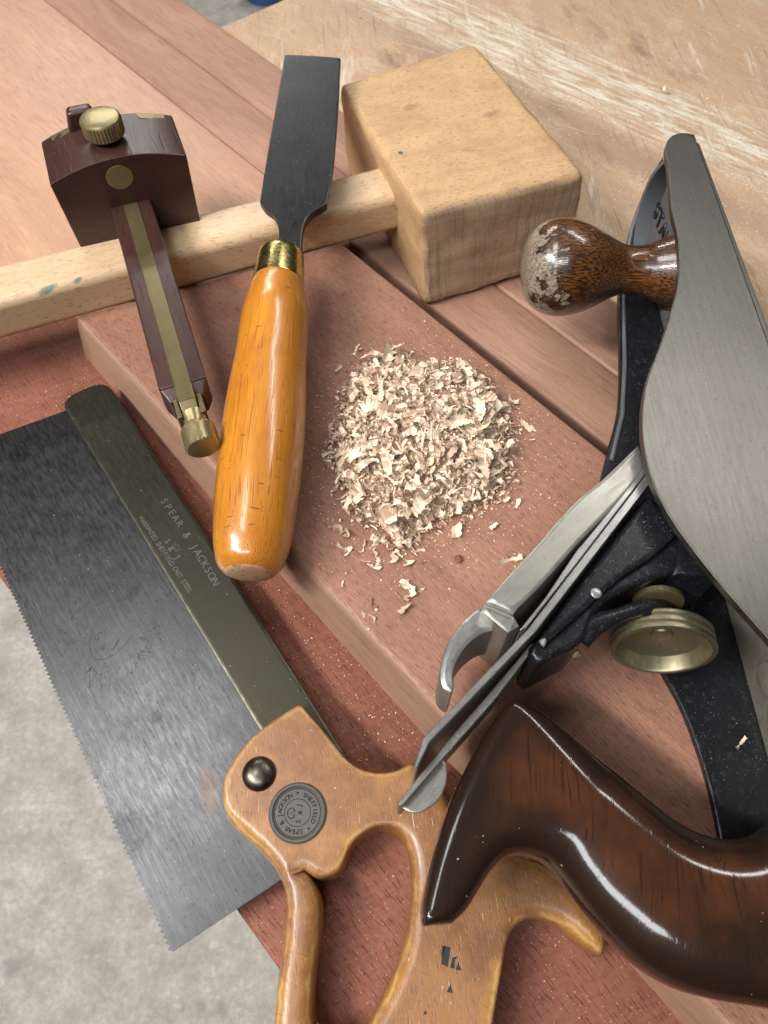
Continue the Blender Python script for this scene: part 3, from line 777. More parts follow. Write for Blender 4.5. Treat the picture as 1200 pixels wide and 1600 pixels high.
# handle
TH = 11.0
hout = [(469, 1098, 1), (505, 1140), (540, 1183), (556, 1196), (584, 1206), (618, 1203), (643, 1190), (670, 1205), (700, 1245), (722, 1290), (760, 1322), (806, 1333), (850, 1349), (900, 1389), (930, 1430), (951, 1466, 1),
        (945, 1496, 1), (915, 1476), (880, 1448), (850, 1436), (822, 1438), (802, 1455), (791, 1485), (783, 1530), (774, 1580), (764, 1640), (745, 1700), (700, 1760), (600, 1790), (500, 1770), (435, 1700), (424, 1640), (427, 1590), (432, 1530), (440, 1480), (445, 1425), (441, 1385), (426, 1354), (396, 1321), (357, 1283), (346, 1249), (348, 1218), (361, 1191), (378, 1166), (403, 1142), (440, 1115)]
hin = [(474, 1359, 1), (496, 1372), (530, 1361), (543, 1332), (552, 1316), (568, 1302), (591, 1290), (612, 1292), (628, 1303), (640, 1335), (644, 1379), (640, 1425), (631, 1479), (614, 1525), (591, 1571), (565, 1620), (530, 1650), (500, 1640), (489, 1600), (488, 1560), (492, 1510), (500, 1450), (500, 1405), (488, 1375)]
hp = spx(hout, TH); hh = [spx(hin, TH)]
ctr = [Vector(SF.px(u, v, TH)) for u, v in ((680, 1380), (655, 1480), (620, 1560), (600, 1660), (450, 1480), (450, 1560), (455, 1640), (700, 1260), (820, 1380), (900, 1440), (420, 1300))]
flat = [Vector(SF.px(u, v, TH)) for u, v in ((470, 1160), (430, 1230), (500, 1250), (560, 1240), (720, 1450), (710, 1520), (690, 1600))]
def rf(x, y):
    q = Vector((x, y)); d1_ = min((q-c).length for c in ctr); d2_ = min((q-c).length for c in flat)
    k = d2_/(d1_+d2_+1e-6); k = min(1, max(0, (k-.35)/.3)); return .28+.72*k*k*(3-2*k)
bm = puff(SF, hp, -TH, TH, 5.5, holes=hh, ds=1.7, grid=4, rfun=rf)
hdl = part('handle', bm, M['sawhandle'], saw, smooth=55)
q = SF.w(*SF.px(405, 1209, TH), TH-.3)
part('bolt', lathe(q, SF.z, [(0, 0), (0, 6.6), (.5, 6.6), (1.3, 6.1), (2.3, 4.9), (3.0, 3.2), (3.3, 1.6), (3.4, .4), (3.4, 0)], 48), M['bolt'], hdl, root=saw, smooth=60)
q = SF.w(*SF.px(465, 1270, TH), TH-.85)
med = part('medallion', lathe(q, SF.z, [(0, 0), (0, 10.9), (1.3, 10.9), (1.9, 10.2), (1.9, 9.6), (1.2, 8.9), (1.2, 0)], 72), M['medal'], hdl, root=saw, smooth=35)
mf = Frame(q+SF.z*1.2, Vector((0, -1, 0)))
ml = []
s3 = 'SPEAR & JACKSON * SHEFFIELD * '
for i, ch in enumerate(s3):
    a = R(225)-2*math.pi*i/len(s3)     # clockwise round the rim
    a0 = R(-75)-2*math.pi*(i/len(s3))
    pos = Vector((math.cos(a0), math.sin(a0), 0)); tdir_ = Vector((pos.y, -pos.x, 0))
    if ch != ' ': ml.append(text_bm(ch, 2.35, Frame(mf.o+pos*5.9, tdir_), .10, bold=.03))
circ = lambda r_, w_: stroke(Frame(mf.o, (1, 0, 0)), [(r_*math.cos(2*math.pi*i/40), r_*math.sin(2*math.pi*i/40)) for i in range(41)], w_, .08)
ml.append(circ(4.9, .22)); ml.append(circ(8.6, .3))
cfr = Frame(mf.o, (0, -1, 0))
ml.append(text_bm('S', 2.6, Frame(mf.o+Vector((1.3, -3.2, 0)), (0.1, 1, 0)), .1, bold=.03)); ml.append(text_bm('&', 2.2, Frame(mf.o+Vector((1.6, 0, 0)), (0.1, 1, 0)), .1, bold=.03)); ml.append(text_bm('J', 2.6, Frame(mf.o+Vector((1.3, 2.6, 0)), (0.1, 1, 0)), .1, bold=.03))
ml.append(stroke(Frame(mf.o+Vector((-2.2, -.2, 0)), (1, 0, 0)), [(1.6*math.cos(a)*(.75 if math.cos(a) > 0 else 1), 1.9*math.sin(a)) for a in [2*math.pi*i/14 for i in range(15)]], .3, .1))
for dx, dy in ((-1.4, 0), (1, 1.3), (1, -1.3)): ml.append(stroke(Frame(mf.o+Vector((-2.2, -.2, 0)), (1, 0, 0)), [(0, 0), (dx*.9, dy*.9)], .25, .1))
part('medallion_lettering', join(*ml), M['medal_dark'], med, root=saw, smooth=0)
# broken inked owner mark
ik = []
for poly in ([(694, 1478), (704, 1480), (700, 1511), (689, 1506)], [(707, 1496), (716, 1494), (711, 1500), (710, 1514), (703, 1512)], [(716, 1503), (721, 1516), (712, 1516)], [(690, 1478), (696, 1478), (690, 1500)], [(704, 1536), (708, 1552), (698, 1550)], [(664, 1578), (668, 1584), (661, 1586)]):
    pts = spx([(u, v, 1) for u, v in poly], TH)
    ik.append(prism([SF.w(x, y, TH-.05) for x, y, *_ in pts], [SF.w(x, y, TH+.04) for x, y, *_ in pts]))
part('ink_mark', join(*ik), M['ink'], hdl, root=saw, smooth=0)

# ------------------------------------------------------------------ hand plane, lying on its side
PW = 64.0
pf0 = at(1085, 210, PW)
PF = Frame((pf0.x, pf0.y, 0), (at(1200, 520, PW)-pf0))     # x = from toe to heel along the sole, y = away from the sole? (checked below)
pl = thing('hand_plane', 'old iron bench plane lying on its side with dark wooden knob and grip', 'hand plane', PF)
def W(u, v, z): return (u, v)
ppx = lambda l, z: PF.poly(l, z)
# upper cheek
up = [(1085, 209, 1), (1066, 207), (1048, 213), (1040, 229), (1044, 262), (1050, 330), (1058, 365), (1061, 400), (1059, 440), (1050, 480), (1031, 540), (1012, 590), (1003, 640), (1004, 690), (1016, 745), (1042, 800), (1085, 862), (1130, 918), (1200, 998), (1270, 1075), (1340, 1180), (1400, 1330)]
upl = ppx(up, PW)
ends = [PF.l(Vector((158.5, -60, 0))), PF.l(Vector((157.6, 215.4, 0)))]
upl = upl+[(ends[0].x, ends[0].y, 1)]
bm = puff(PF, upl, PW-3.6, PW, .5, ds=2.5, grid=10)
body = part('body', bm, M['cheek'], pl)
body['label'] = 'grey ground iron side and sole'
# lower cheek
lo = [(1037, 243, 1), (1015, 280), (990, 340), (975, 400), (966, 470), (968, 560), (965, 640), (948, 710), (937, 760), (936, 800), (950, 870), (985, 960), (1035, 1050), (1065, 1105), (1092, 1175), (1112, 1245), (1125, 1310), (1140, 1400)]
lol = ppx(lo, 3.5)
le = PF.l(Vector((154, -55, 0))); lt = PF.l(Vector((152, 348, 0)))
lol = lol+[(le.x, le.y, 1), (lt.x, lt.y, 1)]
part('lower_side', puff(PF, lol, 0, 3.8, .7, ds=2.5, grid=10), M['black'], pl)
rim = ppx([(1030, 262), (1008, 300), (987, 360), (976, 420), (974, 480), (976, 570), (972, 650), (955, 720)], 3.8)
part('casting_rim', tube([PF.w(x, y, 4.2) for x, y in rim], 1.1, 8), M['bedgrey'], pl)
# sole with inner bed
sy = PF.l(Vector((150, 200, 0))).y
sg = 1 if sy > 0 else -1
def sbox(x0, x1, d0, d1, z0, z1, w=0): 
    a, b = sorted((sg*d0, sg*d1)); return box(PF, x0, x1, a, b, z0, z1, w)
part('sole', sbox(6, 400, -1.2, 4.5, .3, PW-.3, .6), M['cheek'], pl)
# rounded toe closing the bed
toe = [PF.l(at(1040, 231, PW)), PF.l(at(1084, 211, PW))]
tp = []
for i in range(13):
    k = i/12; z = 1+(PW-5)*k; bul = 13*(1-(2*k-1)**2)
    tp.append((z, bul))
bm = bmesh.new(); rows = []
hy0, hy1 = sg*.2, toe[0].y
for z, bu in tp:
    rows.append([bm.verts.new(PF.w(xx, yy, z)) for xx, yy in ((10-bu, hy0), (10-bu, hy1*.6), (12.5-bu, hy1*.92), (15-bu, hy1*.92), (15-bu+2, hy0))])
for a, b in zip(rows, rows[1:]):
    for i in range(5): bm.faces.new([a[i], a[(i+1) % 5], b[(i+1) % 5], b[i]])
bm.faces.new(rows[0]); bm.faces.new(list(reversed(rows[-1])))
part('toe_end', bm, M['bedgrey'], pl)
# bed (inner face, sloping up towards the toe and knob seat)
d_b = 11
part('bed', sbox(14, 190, 4.3, d_b, 3.5, PW-4, 1.5), M['bedgrey'], pl)
ks = PF.l(at(1052, 425, 32))
part('knob_seat', lathe(PF.w(ks.x, sg*(d_b-.5), 32), PF.y*sg, [(0, 0), (0, 25), (2, 23), (abs(ks.y)-d_b, 18.6), (abs(ks.y)-d_b+.2, 0)], 48), M['bedgrey'], pl)
# raised letters cast in the bed in front of the knob
bf = Frame(PF.w(0, sg*(d_b+.02), 32), PF.x, PF.y*sg)
bt_ = text_bm('STANLEY', 13, Frame(PF.w(40, sg*(d_b+.1), 27), PF.x, PF.y*sg), .8, 1.05)
part('cast_lettering', bt_, M['black'], pl, smooth=0)
# frog pad and rear bed
part('rear_bed', sbox(212, 395, 4.3, 17, 3.5, PW-6, 2), M['rust'], pl)
for (uu, vv) in ((1172, 1062), (1186, 1125)):
    q = PF.l(at(uu, vv, 22)); part('boss_screw', lathe(PF.w(q.x, sg*16.5, 22), PF.y*sg, [(0, 0), (0, 7), (2, 6.6), (3, 5), (3.2, 0)], 32), M['rust'], pl)
part('mouth_bridge', sbox(168, 216, 4.3, 20, 3.5, PW-4, 2), M['black'], pl)
# frog
fg = [(1016, 768, 1), (960, 835), (900, 915), (838, 1000, 1), (829, 1010), (828, 1030), (838, 1039), (862, 1028), (880, 1019), (905, 1006), (920, 985), (926, 962), (955, 935), (1000, 912), (1035, 900), (1060, 890), (1110, 865, 1), (1080, 800, 1)]
bm = puff(WORLD, WORLD.poly(fg, 50), 20, 50, 2.0, ds=2, grid=6)
part('frog', roughen(bm, .35, .25), M['black'], pl)
fg2 = [(1012, 775, 1), (842, 1000, 1), (850, 1010, 1), (940, 930), (975, 900), (1020, 870), (1065, 830, 1)]
part('frog_rib', puff(WORLD, WORLD.poly(fg2, 53), 49.5, 53.5, 1.5, ds=2, grid=6), M['black'], pl)
fg3 = [(1062, 835, 1), (1115, 860, 1), (1120, 905, 1), (1050, 900, 1)]
part('frog_block', puff(WORLD, WORLD.poly(fg3, 50), 6, 52, 1.5, ds=2, grid=6), M['black'], pl)
part('frog_pin', lathe(at(931, 928, 53), (0, 0, 1), [(0, 0), (0, 1.9), (.9, 1.9), (1.1, 1.5), (1.1, 0)], 24), M['iron'], pl)
# iron, chip breaker, lever cap (all 50 mm wide, standing on edge)
IZ0, IZ1 = 7, 57
irn = [(1010, 741), (1020, 750), (838, 986), (671, 1160), (652, 1200), (647, 1197), (661, 1153), (824, 984)]
def bar(pts, zt, z0, z1, w_=.3):
    P_ = [Vector(WORLD.px(p[0], p[1], zt)) for p in pts]
    b_ = prism([Vector((p.x, p.y, z0)) for p in P_], [Vector((p.x, p.y, z1)) for p in P_], w_, 1)
    bmesh.ops.triangulate(b_, faces=[f for f in b_.faces if len(f.verts) > 4]); return b_
part('iron', bar(irn, IZ1, IZ0, IZ1), M['iron'], pl)
cpb = [(1006, 733), (1010, 739), (940, 830), (893, 891), (822, 982), (812, 984), (852, 934), (880, 892), (900, 862), (945, 808)]
part('chip_breaker', bar(cpb, IZ1-1, IZ0+1, IZ1-1), M['iron'], pl)
lc = [(998, 694, 1), (1011, 735, 1), (960, 792), (905, 848), (868, 890), (836, 925), (803, 957, 1), (760, 938, 1), (800, 892), (840, 850), (872, 812), (905, 778), (945, 745)]
part('lever_cap', puff(WORLD, WORLD.poly(lc, IZ1-1), IZ0+1, IZ1-1, 1.2, ds=2, grid=6), M['steel'], pl)
lcs = [(760, 939, 1), (803, 958, 1), (812, 975, 1), (795, 985), (764, 962), (752, 952, 1)]
part('cap_neck', puff(WORLD, WORLD.poly(lcs, 54), 14, 53, 1.0, ds=2, grid=6), M['steel'], pl)
cam = [(738, 957), (722, 972), (700, 1003), (689, 1036), (687, 1060), (692, 1075), (704, 1084, 1), (709, 1075), (709, 1050), (716, 1030), (732, 1007), (755, 990), (785, 984), (806, 990), (812, 975), (790, 968), (765, 956), (750, 950)]
part('cam_lever', puff(WORLD, WORLD.poly(cam, 46), 20, 46, 1.4, ds=1.5, grid=5), M['iron'], pl)
cam2 = [(738, 957), (722, 972), (700, 1003), (689, 1036), (687, 1060), (692, 1075), (702, 1084, 1), (697, 1068), (697, 1045), (705, 1018), (722, 993), (742, 972), (750, 958)]
# lateral lever with round thumb tab
ll = [(831, 1004), (837, 1010), (771, 1096), (702, 1174), (634, 1253), (626, 1261), (621, 1255), (694, 1164), (762, 1086)]
part('lateral_lever', bar(ll, 48, 30, 48), M['steel'], pl)
tab = [(626, 1259, 1), (634, 1252, 1), (660, 1222), (692, 1184, 1), (698, 1200), (697, 1225), (685, 1250), (662, 1267), (640, 1269)]
part('thumb_tab', puff(WORLD, WORLD.poly(tab, 44), 42.4, 44, .4, ds=1.5, grid=4), M['steel'], pl)
# adjusting wheel
wc = at(1036, 1018, 32); wn = Vector((-.14, -.98, .12)).normalized()
wp = [(-9.5, 0), (-9.5, 6), (-9, 12), (-8.2, 17.2), (-7.2, 18.2), (-6.2, 18.2), (-5.6, 17.2), (-5.0, 17.2), (-4.4, 18.4), (-3.2, 18.4), (-2.6, 17.4), (-2.0, 17.4), (-1.4, 18.5), (-.3, 18.5), (0, 18.0), (0, 16.6), (-.8, 15.8), (-5.6, 14.8), (-6.8, 12), (-7.2, 4.2), (-6.4, 3.6), (-6.2, 0)]
part('adjusting_wheel', lathe(wc, wn, wp, 96), M['wheel'], pl, smooth=35)
part('wheel_stud', lathe(wc, wn, [(-40, 0), (-40, 5), (-12, 5), (-12, 7), (-9, 7), (-9, 0)], 32), M['black'], pl)
part('wheel_collar', lathe(at(1028, 932, 38), wn, [(0, 0), (0, 8), (.8, 9), (2.6, 9), (3.4, 8), (3.4, 0)], 48), M['brass_dark'], pl)
part('yoke', tube([at(905, 995, 44), at(930, 976, 46), at(965, 962, 47), at(1000, 950, 46), at(1030, 955, 42), at(1042, 968, 34)], [5, 4, 2.6, 3, 4.5, 4], 12), M['black'], pl)
# tote (rear grip)
tt = [(800, 1104, 1), (835, 1117), (868, 1137), (900, 1159), (960, 1203), (1010, 1245), (1060, 1285), (1100, 1304), (1140, 1311), (1180, 1303), (1230, 1270), (1330, 1190, 1), (1420, 1700, 1), (1290, 1600), (1200, 1577), (1120, 1563), (1060, 1545), (1000, 1510), (960, 1472), (925, 1432), (895, 1392), (870, 1360), (850, 1343), (820, 1335), (790, 1340), (765, 1362), (745, 1392), (726, 1422), (703, 1444, 1), (662, 1447, 1), (660, 1420), (666, 1380), (680, 1320), (702, 1255), (728, 1200), (760, 1145), (785, 1112, 1)]
te0 = Vector(WORLD.px(800, 1104, 36)); te1 = Vector(WORLD.px(662, 1447, 36)); tn_ = (te1-te0).normalized(); tn_ = Vector((-tn_.y, tn_.x))
def trf(x, y):
    k = min(1, abs((Vector((x, y))-te0).dot(tn_))/34); return .09+.91*k**.7
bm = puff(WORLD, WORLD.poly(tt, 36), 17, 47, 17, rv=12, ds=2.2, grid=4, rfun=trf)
def tt_fix(bm):
    return bm
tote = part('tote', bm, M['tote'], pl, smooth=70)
# knob
kb = at(1053, 424, 32); kt = at(817, 416, 32)
kx = (kt-kb); KL = kx.length; kx.normalize()
def kr(px_, u):
    s_ = (1053-u)/(1053-817)*KL; q = kb+kx*s_-CAM; d_ = cp*q.y-sp*q.z; return s_, px_*d_/FPX
kp = [kr(57, 1057), kr(57, 1050), kr(54, 1042), kr(46, 1025), kr(40, 1010), kr(36.5, 990), kr(38, 972), kr(45, 955), (kr(56, 935)), kr(67, 912), kr(73, 888), kr(73.5, 870), kr(68, 848), kr(55, 830), kr(38, 820), kr(18, 816)]
dn = []
for i in range(len(kp)-1):
    p0_ = kp[max(i-1, 0)]; p1_ = kp[i]; p2_ = kp[i+1]; p3_ = kp[min(i+2, len(kp)-1)]
    for q in range(5):
        t_ = q/5; dn.append(tuple(.5*((2*p1_[k])+(-p0_[k]+p2_[k])*t_+(2*p0_[k]-5*p1_[k]+4*p2_[k]-p3_[k])*t_*t_+(-p0_[k]+3*p1_[k]-3*p2_[k]+p3_[k])*t_**3) for k in (0, 1)))
dn.append(kp[-1]); dn.append((kp[-1][0]+.8, 0))
kn = bpy.data.objects.new('knob', None)
KFr = Frame(kb, kx)
bmk = lathe(kb, kx, [(dn[0][0], 0)]+dn, 96)
kob = bpy.data.objects.new('knob', bake('knob', bmk, KFr, 60)); bpy.data.objects.remove(kn)
kob.data.materials.append(M['knob']); col.objects.link(kob); kob.parent = pl
kob.matrix_parent_inverse = PF.mat().inverted(); kob.matrix_basis = KFr.mat(); kob.name = 'knob'
kob['label'] = 'front knob with worn bare end'

# ------------------------------------------------------------------ shavings
def flake(bm, P, L, Wd, nrm, ang, curl, rnd, wave=.3):
    """torn, curled ribbon of wood with crinkles across it"""
    z = Vector(nrm).normalized(); x = z.orthogonal().normalized(); x.rotate(Matrix.Rotation(ang, 3, z)); y = z.cross(x)
    fine_ = L > 4; n = max(3, int(L/(.6 if fine_ else 1.0))); rows = []
    a = -curl*L*.5; px_, pz_ = -L*.4, 0.0; tw = rnd.uniform(-1.4, 1.4); sk = rnd.uniform(-.4, .4)
    wl, wr = Wd*rnd.uniform(.15, .5), Wd*rnd.uniform(.15, .5)
    for i in range(n+1):
        k = i/n
        wl = min(Wd*.62, max(Wd*.08, wl+Wd*rnd.uniform(-.16, .16))); wr = min(Wd*.62, max(Wd*.08, wr+Wd*rnd.uniform(-.16, .16)))
        side = y*math.cos(tw*k)+z*math.sin(tw*k)
        wv_ = wave*(rnd.random()-.5)*(.7 if fine_ else 1)
        c = P+x*px_+z*(pz_+wv_)+y*sk*k*L*.5
        up_ = (wl+wr)*.22
        rows.append([bm.verts.new(c-side*wl+z*up_), bm.verts.new(c), bm.verts.new(c+side*wr+z*up_)])
        px_ += math.cos(a)*L/n; pz_ += math.sin(a)*L/n; a += curl*L/n
    for r0, r1 in zip(rows, rows[1:]):
        for i in range(2): bm.faces.new([r0[i], r0[i+1], r1[i+1], r1[i]])
rn = random.Random(11)
foot = [(548, 590), (580, 562), (622, 552), (660, 566), (700, 566), (745, 582), (782, 625), (800, 660), (798, 705), (800, 740), (765, 785), (715, 805), (672, 826), (640, 852), (612, 858), (585, 826), (548, 806), (530, 765), (516, 705), (530, 640)]
fp = [Vector(WORLD.px(u, v, 2)) for u, v in foot]
cx_ = sum((p.x for p in fp))/len(fp); cy_ = sum((p.y for p in fp))/len(fp)
fpl = [spline([(p.x, p.y) for p in fp], 4)]
def hgt(x, y, d_):
    return max(0, 16*(1-math.exp(-max(d_, 0)/17.0))+3.6*noise.noise(Vector((x*.13, y*.13, 3)))+1.5*noise.noise(Vector((x*.35, y*.35, 8))))
bm = bmesh.new()
# dark crumbly core
core = puff(WORLD, [(p.x+(cx_-p.x)*.10, p.y+(cy_-p.y)*.10) for p in fp], .05, .4, .3, ds=3, grid=1.8)
core.verts.ensure_lookup_table()
dd = sdf([(v.co.x, v.co.y) for v in core.verts], fpl)
for v, d_ in zip(core.verts, dd):
    if v.co.z > .2: v.co.z = .3+max(0, hgt(v.co.x, v.co.y, d_-3)-1.2)+.9*abs(noise.noise(v.co*.9))
bm = core
xs = [p.x for p in fp]; ys = [p.y for p in fp]
cands = [(rn.uniform(min(xs)-4, max(xs)+4), rn.uniform(min(ys)-4, max(ys)+4)) for _ in range(9000)]
dc = sdf(cands, fpl)
cnt = 0
for (x, y), d_ in zip(cands, dc):
    nz_ = noise.noise(Vector((x*.10, y*.10, 5)))
    if d_ < -5 or rn.random() > min(1, max(.05, (d_+3)/9+.5*nz_)): continue
    h_ = hgt(x, y, d_)
    L = rn.choice((1.2, 1.8, 2.6, 3.6, 5.0)); Wd = rn.uniform(.7, 2.2)
    z = rn.uniform(max(.3, h_-3.0), h_+.9) if d_ > 0 else .5
    nrm = Vector((rn.gauss(0, 1.1), rn.gauss(0, 1.1), 1)) if d_ > 2 else Vector((rn.gauss(0, .3), rn.gauss(0, .3), 1))
    flake(bm, Vector((x, y, z)), L, Wd, nrm, rn.uniform(0, 6.28), rn.choice((-1, 1))*rn.uniform(.2, 1.1), rn, .45); cnt += 1
for (x, y), d_ in list(zip(cands, dc))[:900]:
    if d_ < 2: continue
    h_ = hgt(x, y, d_); L = rn.uniform(5, 13); Wd = rn.uniform(1.6, 5.0)
    nrm = Vector((rn.gauss(0, .45), rn.gauss(0, .45), 1))
    flake(bm, Vector((x, y, h_+rn.uniform(0, 1.6))), L, Wd, nrm, rn.uniform(0, 6.28), rn.choice((-1, 1))*rn.uniform(.08, .5), rn, .6)
for (x, y), d_ in list(zip(cands, dc))[900:1260]:
    if d_ < 3: continue
    h_ = hgt(x, y, d_); k_ = rn.random()
    L, Wd, cu = (rn.uniform(11, 19), rn.uniform(4.5, 7.5), rn.uniform(.03, .14)) if k_ < .35 else ((rn.uniform(10, 17), rn.uniform(1.2, 2.4), rn.uniform(.1, .35)) if k_ < .7 else (rn.uniform(9, 14), rn.uniform(3, 4.5), rn.uniform(.35, .6)))
    nrm = Vector((rn.gauss(0, .25), rn.gauss(0, .25), 1))
    flake(bm, Vector((x, y, h_+rn.uniform(1.2, 2.4))), L, Wd, nrm, rn.uniform(0, 6.28), rn.choice((-1, 1))*cu, rn, .9)
thing('shaving_heap', 'heap of pale crinkled wood shavings on the reddish board', 'wood shavings', Frame((cx_, cy_, 0)), mesh=bm, m=M['shaving'], kind='stuff', smooth=30)
# fine crumbs around the heap and over the boards
bm = bmesh.new()
for i in range(2600):
    a = rn.uniform(0, 6.28); rr_ = abs(rn.gauss(0, 1))*22+30
    x, y = cx_+rr_*math.cos(a), cy_+rr_*math.sin(a)*1.05
    w_ = x*GN.x+y*GN.y
    if not 72 < w_ < 208: continue
    L = rn.uniform(.35, 1.1)
    flake(bm, Vector((x, y, .25)), L, L*.7, Vector((rn.gauss(0, .3), rn.gauss(0, .3), 1)), rn.uniform(0, 6.28), .3, rn, .1)
for i in range(900):
    s_ = rn.uniform(-320, 60); w_ = rn.gauss(50, 14)
    if not -30 < w_ < 60: continue
    q = swpt(s_, w_, -29.7); L = rn.uniform(.3, .9)
    flake(bm, q, L, L*.7, Vector((rn.gauss(0, .3), rn.gauss(0, .3), 1)), rn.uniform(0, 6.28), .3, rn, .1)
for i in range(500):
    q = at(rn.uniform(500, 1200), rn.uniform(0, 330), BZ+.3); w_ = q.x*GN.x+q.y*GN.y
    if w_ < 330: continue
    L = rn.uniform(.6, 2.0)
    flake(bm, q, L, L*.6, Vector((rn.gauss(0, .2), rn.gauss(0, .2), 1)), rn.uniform(0, 6.28), .2, rn, .1)
thing('sawdust', 'fine crumbs of sawdust scattered over the boards and bench', 'sawdust', Frame((cx_, cy_, 0)), mesh=bm, m=M['crumb'], kind='stuff', smooth=30)
def loose(u, v, z, fl, lab, name='shaving'):
    P_ = at(u, v, z); b_ = bmesh.new(); r2 = random.Random(int(u*7+v))
    for (dx, dy, L, Wd, an, cu) in fl:
        L *= 1.25; Wd *= 1.3; flake(b_, P_+Vector((dx, dy, .8+r2.random()*.6)), L, Wd, Vector((r2.gauss(0, .25), r2.gauss(0, .25), 1)), R(an), cu, r2, .4)
    thing(name, lab, 'wood shaving', Frame(P_), mesh=b_, m=M['shaving'], smooth=30, group='loose shavings round the heap')
loose(556, 549, .2, [(0, 0, 6, 3, 10, .2), (1.5, 1, 3, 2.5, 80, .3)], 'small pale shaving lying just above the heap, beside the chisel handle')
loose(528, 578, .2, [(0, 0, 4, 1.5, 20, .1)], 'tiny sliver of shaving between the chisel handle and the top of the heap')
loose(802, 628, .2, [(0, 0, 4.5, 3, 100, .3), (1, -1, 3, 2, 20, .2)], 'small folded shaving right of the upper part of the heap')
loose(827, 668, .2, [(0, 0, 7.5, 2.6, 80, .05)], 'flat straw coloured shaving right of the heap, nearest the narrow strips')
loose(830, 690, .2, [(0, 0, 3, .8, 40, .3), (.5, .8, 2.5, .6, 140, .3)], 'thin thread-like shaving just below the flat one right of the heap')
loose(512, 718, .2, [(0, 0, 4, 2.6, 150, .5)], 'small brown curl left of the heap, nearest the chisel handle')
loose(808, 790, .2, [(0, 0, 4.5, 3.4, 30, .25)], 'small rounded shaving lying below the right side of the heap')
loose(711, 834, .2, [(0, 0, 5, 4, 60, .15)], 'small triangular shaving just under the bottom edge of the heap')
loose(770, 825, .2, [(0, 0, 3.6, 1.8, 0, .1)], 'stubby shaving under the lower right of the heap')
loose(801, 878, .2, [(0, 0, 9, 3, 150, .1)], 'straight pale strip of shaving beside the plane lever cap')
loose(532, 842, .2, [(0, 0, 9, 4.5, 165, .25), (-2, 4, 6, 4, 80, .3), (2, -5, 6, 4, 100, .2), (3, 2, 5, 3, 20, .3)], 'ragged crumpled shaving at the lower left of the heap, beside the chisel butt')
loose(575, 862, .2, [(0, 0, 12, 5, 20, .12), (2, -4, 8, 5, 60, .15), (3, -8, 5, 4, 100, .1), (-3, 3, 7, 4, 10, .3)], 'largest crumpled shaving just below the heap, with torn lower edge')
loose(609, 872, .2, [(0, 0, 10, 2, 175, .15), (-1, 4, 5, 2.4, 0, .2)], 'long thin twisted shaving hanging below the middle of the heap')
loose(655, 862, .2, [(1, 3, 8, 4, 0, .35), (0, -2, 7, 3.5, 50, .3), (-6, -4, 7, 3.5, 90, .2), (-11, -4, 4, 3, 70, .2)], 'hook-shaped curl of shaving below the heap, right of the thin twisted one')
loose(640, 925, .2, [(0, 0, 6, 4.5, 60, .2), (-3, -3, 6, 4, 100, .15), (-3, -8, 5, 3, 0, .1), (4, 1, 4.5, 3, 130, .3), (-2, 3, 4, 4, 30, .2)], 'cluster of small crumpled shavings lying alone below the heap')
loose(578, 958, .2, [(0, 0, 7, 3, 170, .2), (0, -5, 7, 2.4, 10, .25), (1, 4, 4, 3, 60, .2)], 'bow-tie shaped shaving lying lowest below the heap')
loose(888, 1022, .2, [(0, 0, 8, 4, 85, .2), (3, 1, 5, 3, 60, .3)], 'pale shaving tucked between the frog and the brass wheel of the plane')
loose(534, 914, .2, [(0, 0, 3, 1, 40, .2)], 'tiny chip of shaving right of the chisel butt')
loose(756, 597, -29.8, [(0, 0, 4, 3, 40, .4)], 'small ring-like flake on the narrow pink strip right of the heap')
loose(1040, 144, BZ+.3, [(0, 0, 8, 4.5, 85, .15)], 'pale chip of wood lying on the bare bench behind the plane')
loose(1157, 1160, 4.3, [(0, 0, 7, 1.4, 170, .15)], 'thin pale splinter lying inside the black plane body beside the grip')
P_ = at(716, 874, .3)
thing('bark_crumb', 'small dark red crumb of wood below the heap', 'wood crumb', Frame(P_), mesh=roughen(lathe(P_, (0, 0, 1), [(0, 0), (0, 1.6), (.8, 1.9), (1.7, 1.3), (2.2, 0)], 10), .5, .8), m=M['red'])

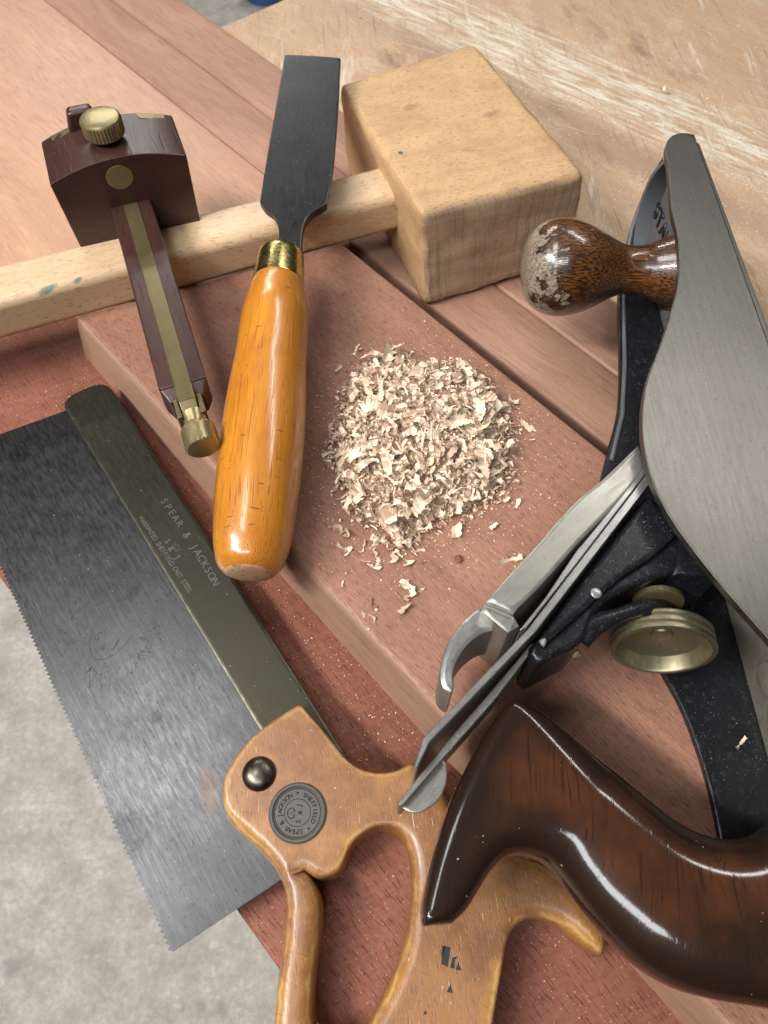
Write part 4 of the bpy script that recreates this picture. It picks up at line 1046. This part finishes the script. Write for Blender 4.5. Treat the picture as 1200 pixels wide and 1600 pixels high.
# ------------------------------------------------------------------ camera
cam_d = bpy.data.cameras.new('camera'); cam_o = bpy.data.objects.new('camera', cam_d); col.objects.link(cam_o)
cam_d.sensor_fit = 'VERTICAL'; cam_d.sensor_height = 7.9; cam_d.lens = FPX/1600*7.9
cam_d.clip_start = .005; cam_d.clip_end = 60
cam_o.location = (0, 0, CAMH*S); cam_o.rotation_euler = (R(90)-PITCH, 0, 0)
cam_d.dof.use_dof = True; cam_d.dof.focus_distance = .315; cam_d.dof.aperture_fstop = 4.5
sc.camera = cam_o

# ------------------------------------------------------------------ light
w = bpy.data.worlds.new('World'); sc.world = w; w.use_nodes = True
nt_ = w.node_tree; bg = nt_.nodes['Background']
tc = nt_.nodes.new('ShaderNodeTexCoord'); sx = nt_.nodes.new('ShaderNodeSeparateXYZ'); nt_.links.new(tc.outputs['Generated'], sx.inputs[0])
rp = nt_.nodes.new('ShaderNodeValToRGB'); nt_.links.new(sx.outputs[2], rp.inputs[0])
rp.color_ramp.elements[0].position = .25; rp.color_ramp.elements[0].color = (.14, .12, .10, 1); rp.color_ramp.elements[1].position = .9; rp.color_ramp.elements[1].color = (.62, .62, .61, 1)
nt_.links.new(rp.outputs[0], bg.inputs[0]); bg.inputs[1].default_value = .085
def area(name, loc, tgt, sx_, sy_, power, colr=(1, 1, 1), roll=0):
    l = bpy.data.lights.new(name, 'AREA'); l.shape = 'RECTANGLE'; l.size = sx_; l.size_y = sy_; l.energy = power; l.color = colr
    o = bpy.data.objects.new(name, l); col.objects.link(o); o.location = loc
    d_ = Vector(tgt)-Vector(loc); qq = d_.to_track_quat('-Z', 'Y'); o.rotation_mode = 'QUATERNION'
    o.rotation_quaternion = qq @ Matrix.Rotation(roll, 3, 'Z').to_quaternion()
    return o
C = (.02, .2, 0)
area('key_tube', (-1.15, -.25, 1.35), C, .9, .10, 46, (1, .98, .94), R(30))
area('second_tube', (-.42, -.80, 1.55), C, 1.0, .26, 17, (.90, .95, 1), R(25))
area('floor_fill', (-.7, 2.7, 1.5), (-.5, 2.3, -.9), 1.2, .12, 26, (1, .98, .94))  # unseen lamp, added as fill for the dim floor beyond the bench
area('overhead_panel', (-.62, .36, 1.7), C, .55, .35, 9, (1, .985, .96))
area('far_tube', (.75, 1.25, 1.6), C, 1.2, .12, 12, (1, .97, .93))
sc.view_settings.view_transform = 'Standard'; sc.view_settings.look = 'None'; sc.view_settings.exposure = -.17; sc.view_settings.gamma = 1
sc.render.engine = 'CYCLES'
